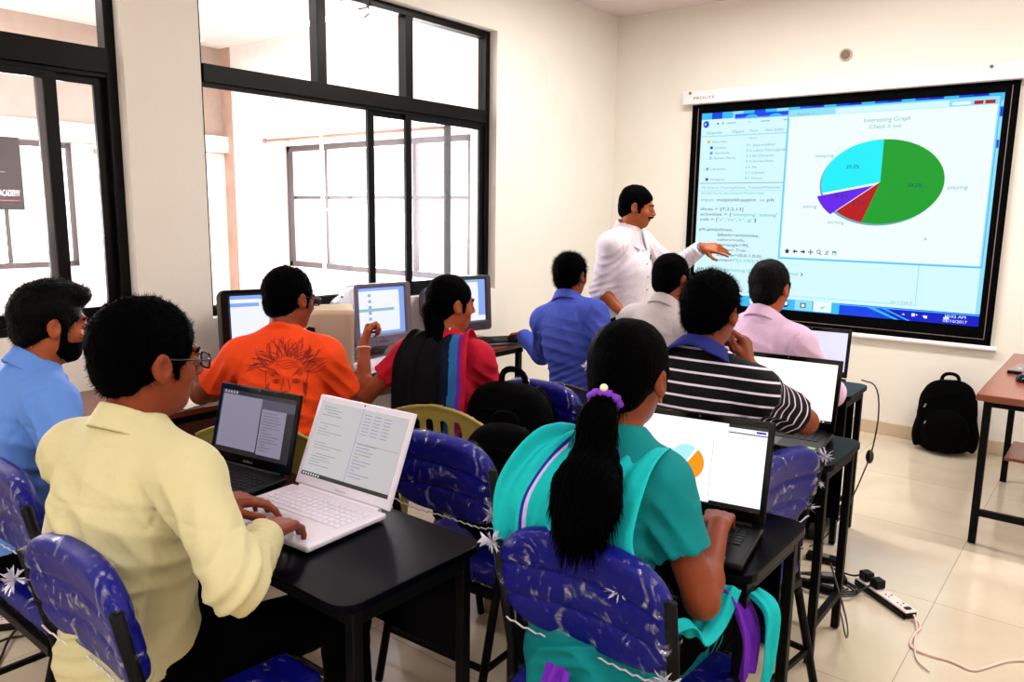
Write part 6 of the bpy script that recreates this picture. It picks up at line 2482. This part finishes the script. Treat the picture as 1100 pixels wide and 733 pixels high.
# right half: over the right shoulder, down the back, sweeping round under the elbow
pts = [N + sd * 0.060 + fw * 0.10 - u2 * 0.03, N + sd * 0.082 + u2 * 0.020, Sr - sd * 0.045 - fw * 0.10 + u2 * 0.025, Sr - sd * 0.045 - fw * 0.145 - u2 * 0.10, C + sd * 0.125 - fw * 0.145 + u2 * 0.0, C + sd * 0.15 - fw * 0.12 - u2 * 0.11,
       Er - fw * 0.065 - u2 * 0.03 - sd * 0.015, Er - fw * 0.02 - u2 * 0.072, Er + fw * 0.05 - u2 * 0.045 + sd * 0.01, Er + fw * 0.10 + u2 * 0.02 + sd * 0.02]
dr = [sd, sd, unit(sd + u2 * 0.1), sd, sd, sd, sd, sd, sd, sd]
drape('scarf', t, pts, [0.035, 0.048, 0.062, 0.062, 0.055, 0.040, 0.030, 0.032, 0.034, 0.03], dr, [C_teal2, C_navy], folds=4, amp=0.004, m=60)
# purple and teal ends of the scarf on the lap, hanging off the right


def PL(x, y, z):
    q = rot('Z', t.rotation_euler.z).T @ (V(x, y, z) - V(t.location.x, t.location.y, 0))
    return q


drape('scarf', t, [PL(2.80, -4.18, 0.660), PL(2.885, -4.17, 0.668), PL(2.945, -4.19, 0.60), PL(2.955, -4.21, 0.50)], [0.05, 0.055, 0.05, 0.04], [fw] * 4, [C_purple], folds=5, amp=0.006, m=24)
drape('scarf', t, [PL(2.93, -4.13, 0.66), PL(2.975, -4.14, 0.63), PL(2.985, -4.16, 0.54), PL(2.98, -4.17, 0.45)], [0.04, 0.04, 0.032, 0.008], [fw] * 4, [C_teal2], folds=4, amp=0.005, m=20)
# purple stripe hanging below the seat back
pts = [H - fw * 0.20 + u2 * 0.03 + sd * 0.02, H - fw * 0.235 - V(0, 0, 0.08) + sd * 0.02, H - fw * 0.25 - V(0, 0, 0.24) + sd * 0.03]
drape('scarf', t, pts, [0.03, 0.035, 0.04], [sd, sd, sd], [C_purple], folds=3, amp=0.006, m=16)

# ---- the woman in red: dark shawl, low knot, necklace, bangle
p = red
HC, Rh, w, hw, t = p['HC'], p['Rh'], p['w'], p['hw'], p['t']
N, C, sd, fw, u2, H = p['N'], p['C'], p['sd'], p['fw'], p['u2'], p['H']
G = SDF(HC - 0.32, HC + 0.16, 0.006)
a0 = w(0, -0.085, -0.03)
a1 = N - fw * 0.06 - u2 * 0.02
G.cone(a0, a1, 0.045, 0.036, 0.02)
v, f = G.mesh()
link_mesh('plait', v + normals_of(v, f) * (0.002 * wob(v, 90, 3))[:, None], f, M_hair, t)
G2 = [rgb(4, 4, 9), rgb(8, 16, 40), rgb(34, 96, 150), rgb(96, 40, 150), rgb(182, 20, 54)]
SM = [fabric('shawl_tone_%s' % nme, c, 0.1) for nme, c in zip(('black', 'navy', 'blue', 'violet', 'red'), G2)]
pts = [N + fw * 0.09 - u2 * 0.04 + sd * 0.03, N + u2 * 0.035 + sd * 0.02 - fw * 0.055, N - u2 * 0.06 - fw * 0.135 + sd * 0.01, C - fw * 0.145 + u2 * 0.06 + sd * 0.01, C - fw * 0.14 - u2 * 0.1 + sd * 0.01, H - fw * 0.15 + u2 * 0.04 + sd * 0.01]


def sp2(u, v):
    u2_ = u + 0.03 * math.sin(v * 9)
    return 0 if u2_ < 0.6 else (1 if u2_ < 0.72 else (2 if u2_ < 0.83 else (3 if u2_ < 0.9 else 4)))


drape('shawl', t, pts, [0.10, 0.12, 0.150, 0.155, 0.15, 0.15], [sd] * 6, SM, folds=7, amp=0.006, attr_split=sp2, n=72, m=80)
nk = MB()
for i in range(22):
    a = 2 * PI * i / 22
    nk.ball(Vector(N + p['un'] * 0.048 + (sd * math.cos(a) + fw * math.sin(a) * 0.95) * 0.062 - u2 * 0.02 * math.sin(a)), 0.0052, 8, 6, mi=i % 2)
nk.build('bead_necklace', [mat('green_bead', rgb(60, 110, 70), 0.3), mat('cream_bead', rgb(226, 214, 186), 0.3)], t, smooth=True)
E_, W_, a_ = p['A']['L']
m = MB()
d_ = unit(W_ - E_)
e1 = unit(np.cross(d_, V(0, 0, 1)))
e2 = np.cross(d_, e1)
m.tube([Vector(W_ - d_ * 0.015 + (e1 * math.cos(2 * PI * i / 24) + e2 * math.sin(2 * PI * i / 24)) * 0.0295) for i in range(24)], 0.003, 6, closed=True)
m.build('bangle', mat('pale_bangle', rgb(226, 210, 196), 0.3), t, smooth=True)
lp = []
for i in range(16):
    lp.append(hw(0, 0, 0))

# ---- line drawing printed on the back of the orange t-shirt
from mathutils.bvhtree import BVHTree
p = orange
dg = bpy.context.evaluated_depsgraph_get()
me = p['top'].data
bv = BVHTree.FromPolygons([v.co.copy() for v in me.vertices], [tuple(q.vertices) for q in me.polygons])
N, C, sd, fw, u2 = p['N'], p['C'], p['sd'], p['fw'], p['u2']
ctr = C - fw * 0.02 + u2 * 0.12 + sd * 0.045


def onback(x, y):
    o = Vector(ctr + sd * x + u2 * y - fw * 0.5)
    hit = bv.ray_cast(o, Vector(fw))
    return hit[0] - Vector(fw) * 0.0016 if hit[0] is not None else None


pr = MB()


def stroke(pts, r=0.0011):
    q = [onback(x, y) for x, y in pts]
    q = [a for a in q if a is not None]
    if len(q) > 2:
        pr.tube(q, r, 4)


rn = random.Random(21)
for i in range(60):       # swept-back wild hair
    a = math.radians(8 + 164 * i / 59)
    r0, r1 = 0.055 + 0.01 * rn.random(), 0.095 + 0.045 * rn.random()
    ph = rn.random() * 6
    stroke([((r0 + (r1 - r0) * k / 9) * math.cos(a + 0.12 * math.sin(ph + k * 0.35)) * 1.12, 0.0 + (r0 + (r1 - r0) * k / 9) * math.sin(a + 0.12 * math.sin(ph + k * 0.35))) for k in range(10)], 0.0009 + 0.0006 * rn.random())
for s in (-1, 1):
    for j in range(5):
        stroke([(s * (0.02 + 0.004 * j) + s * 0.03 * k / 8, -0.012 + 0.005 * j + 0.010 * math.sin(k / 8 * PI)) for k in range(9)], 0.0013 if j < 2 else 0.0009)
    stroke([(s * 0.034 + 0.012 * math.cos(k * PI / 6), -0.030 + 0.007 * math.sin(k * PI / 6)) for k in range(13)])
    stroke([(s * 0.034 + 0.004 * math.cos(k * PI / 6), -0.030 + 0.004 * math.sin(k * PI / 6)) for k in range(13)], 0.0016)
    stroke([(s * (0.072 - 0.012 * (k / 10) ** 2), 0.01 - 0.12 * k / 10) for k in range(11)])
    for j in range(8):
        stroke([(s * (0.005 + 0.030 * k / 8), -0.082 - 0.003 * j - 0.012 * (k / 8) ** 2 + 0.002 * math.sin(k + j)) for k in range(9)])
    for j in range(4):
        stroke([(s * (0.058 + 0.003 * j), -0.03 - 0.045 * k / 6 - 0.004 * j) for k in range(7)], 0.0008)
for j in range(4):
    stroke([(-0.04 + 0.08 * k / 10, 0.018 + 0.009 * j + 0.003 * math.sin(k * 0.9 + j)) for k in range(11)], 0.0008)
stroke([(-0.008, -0.02), (-0.012, -0.045), (-0.016, -0.062), (-0.008, -0.070), (0, -0.066), (0.008, -0.070), (0.016, -0.062), (0.012, -0.045), (0.008, -0.02)])
pr.build('line_print', mat('dark_red_print_ink', rgb(120, 18, 14), 0.8), p['t'])
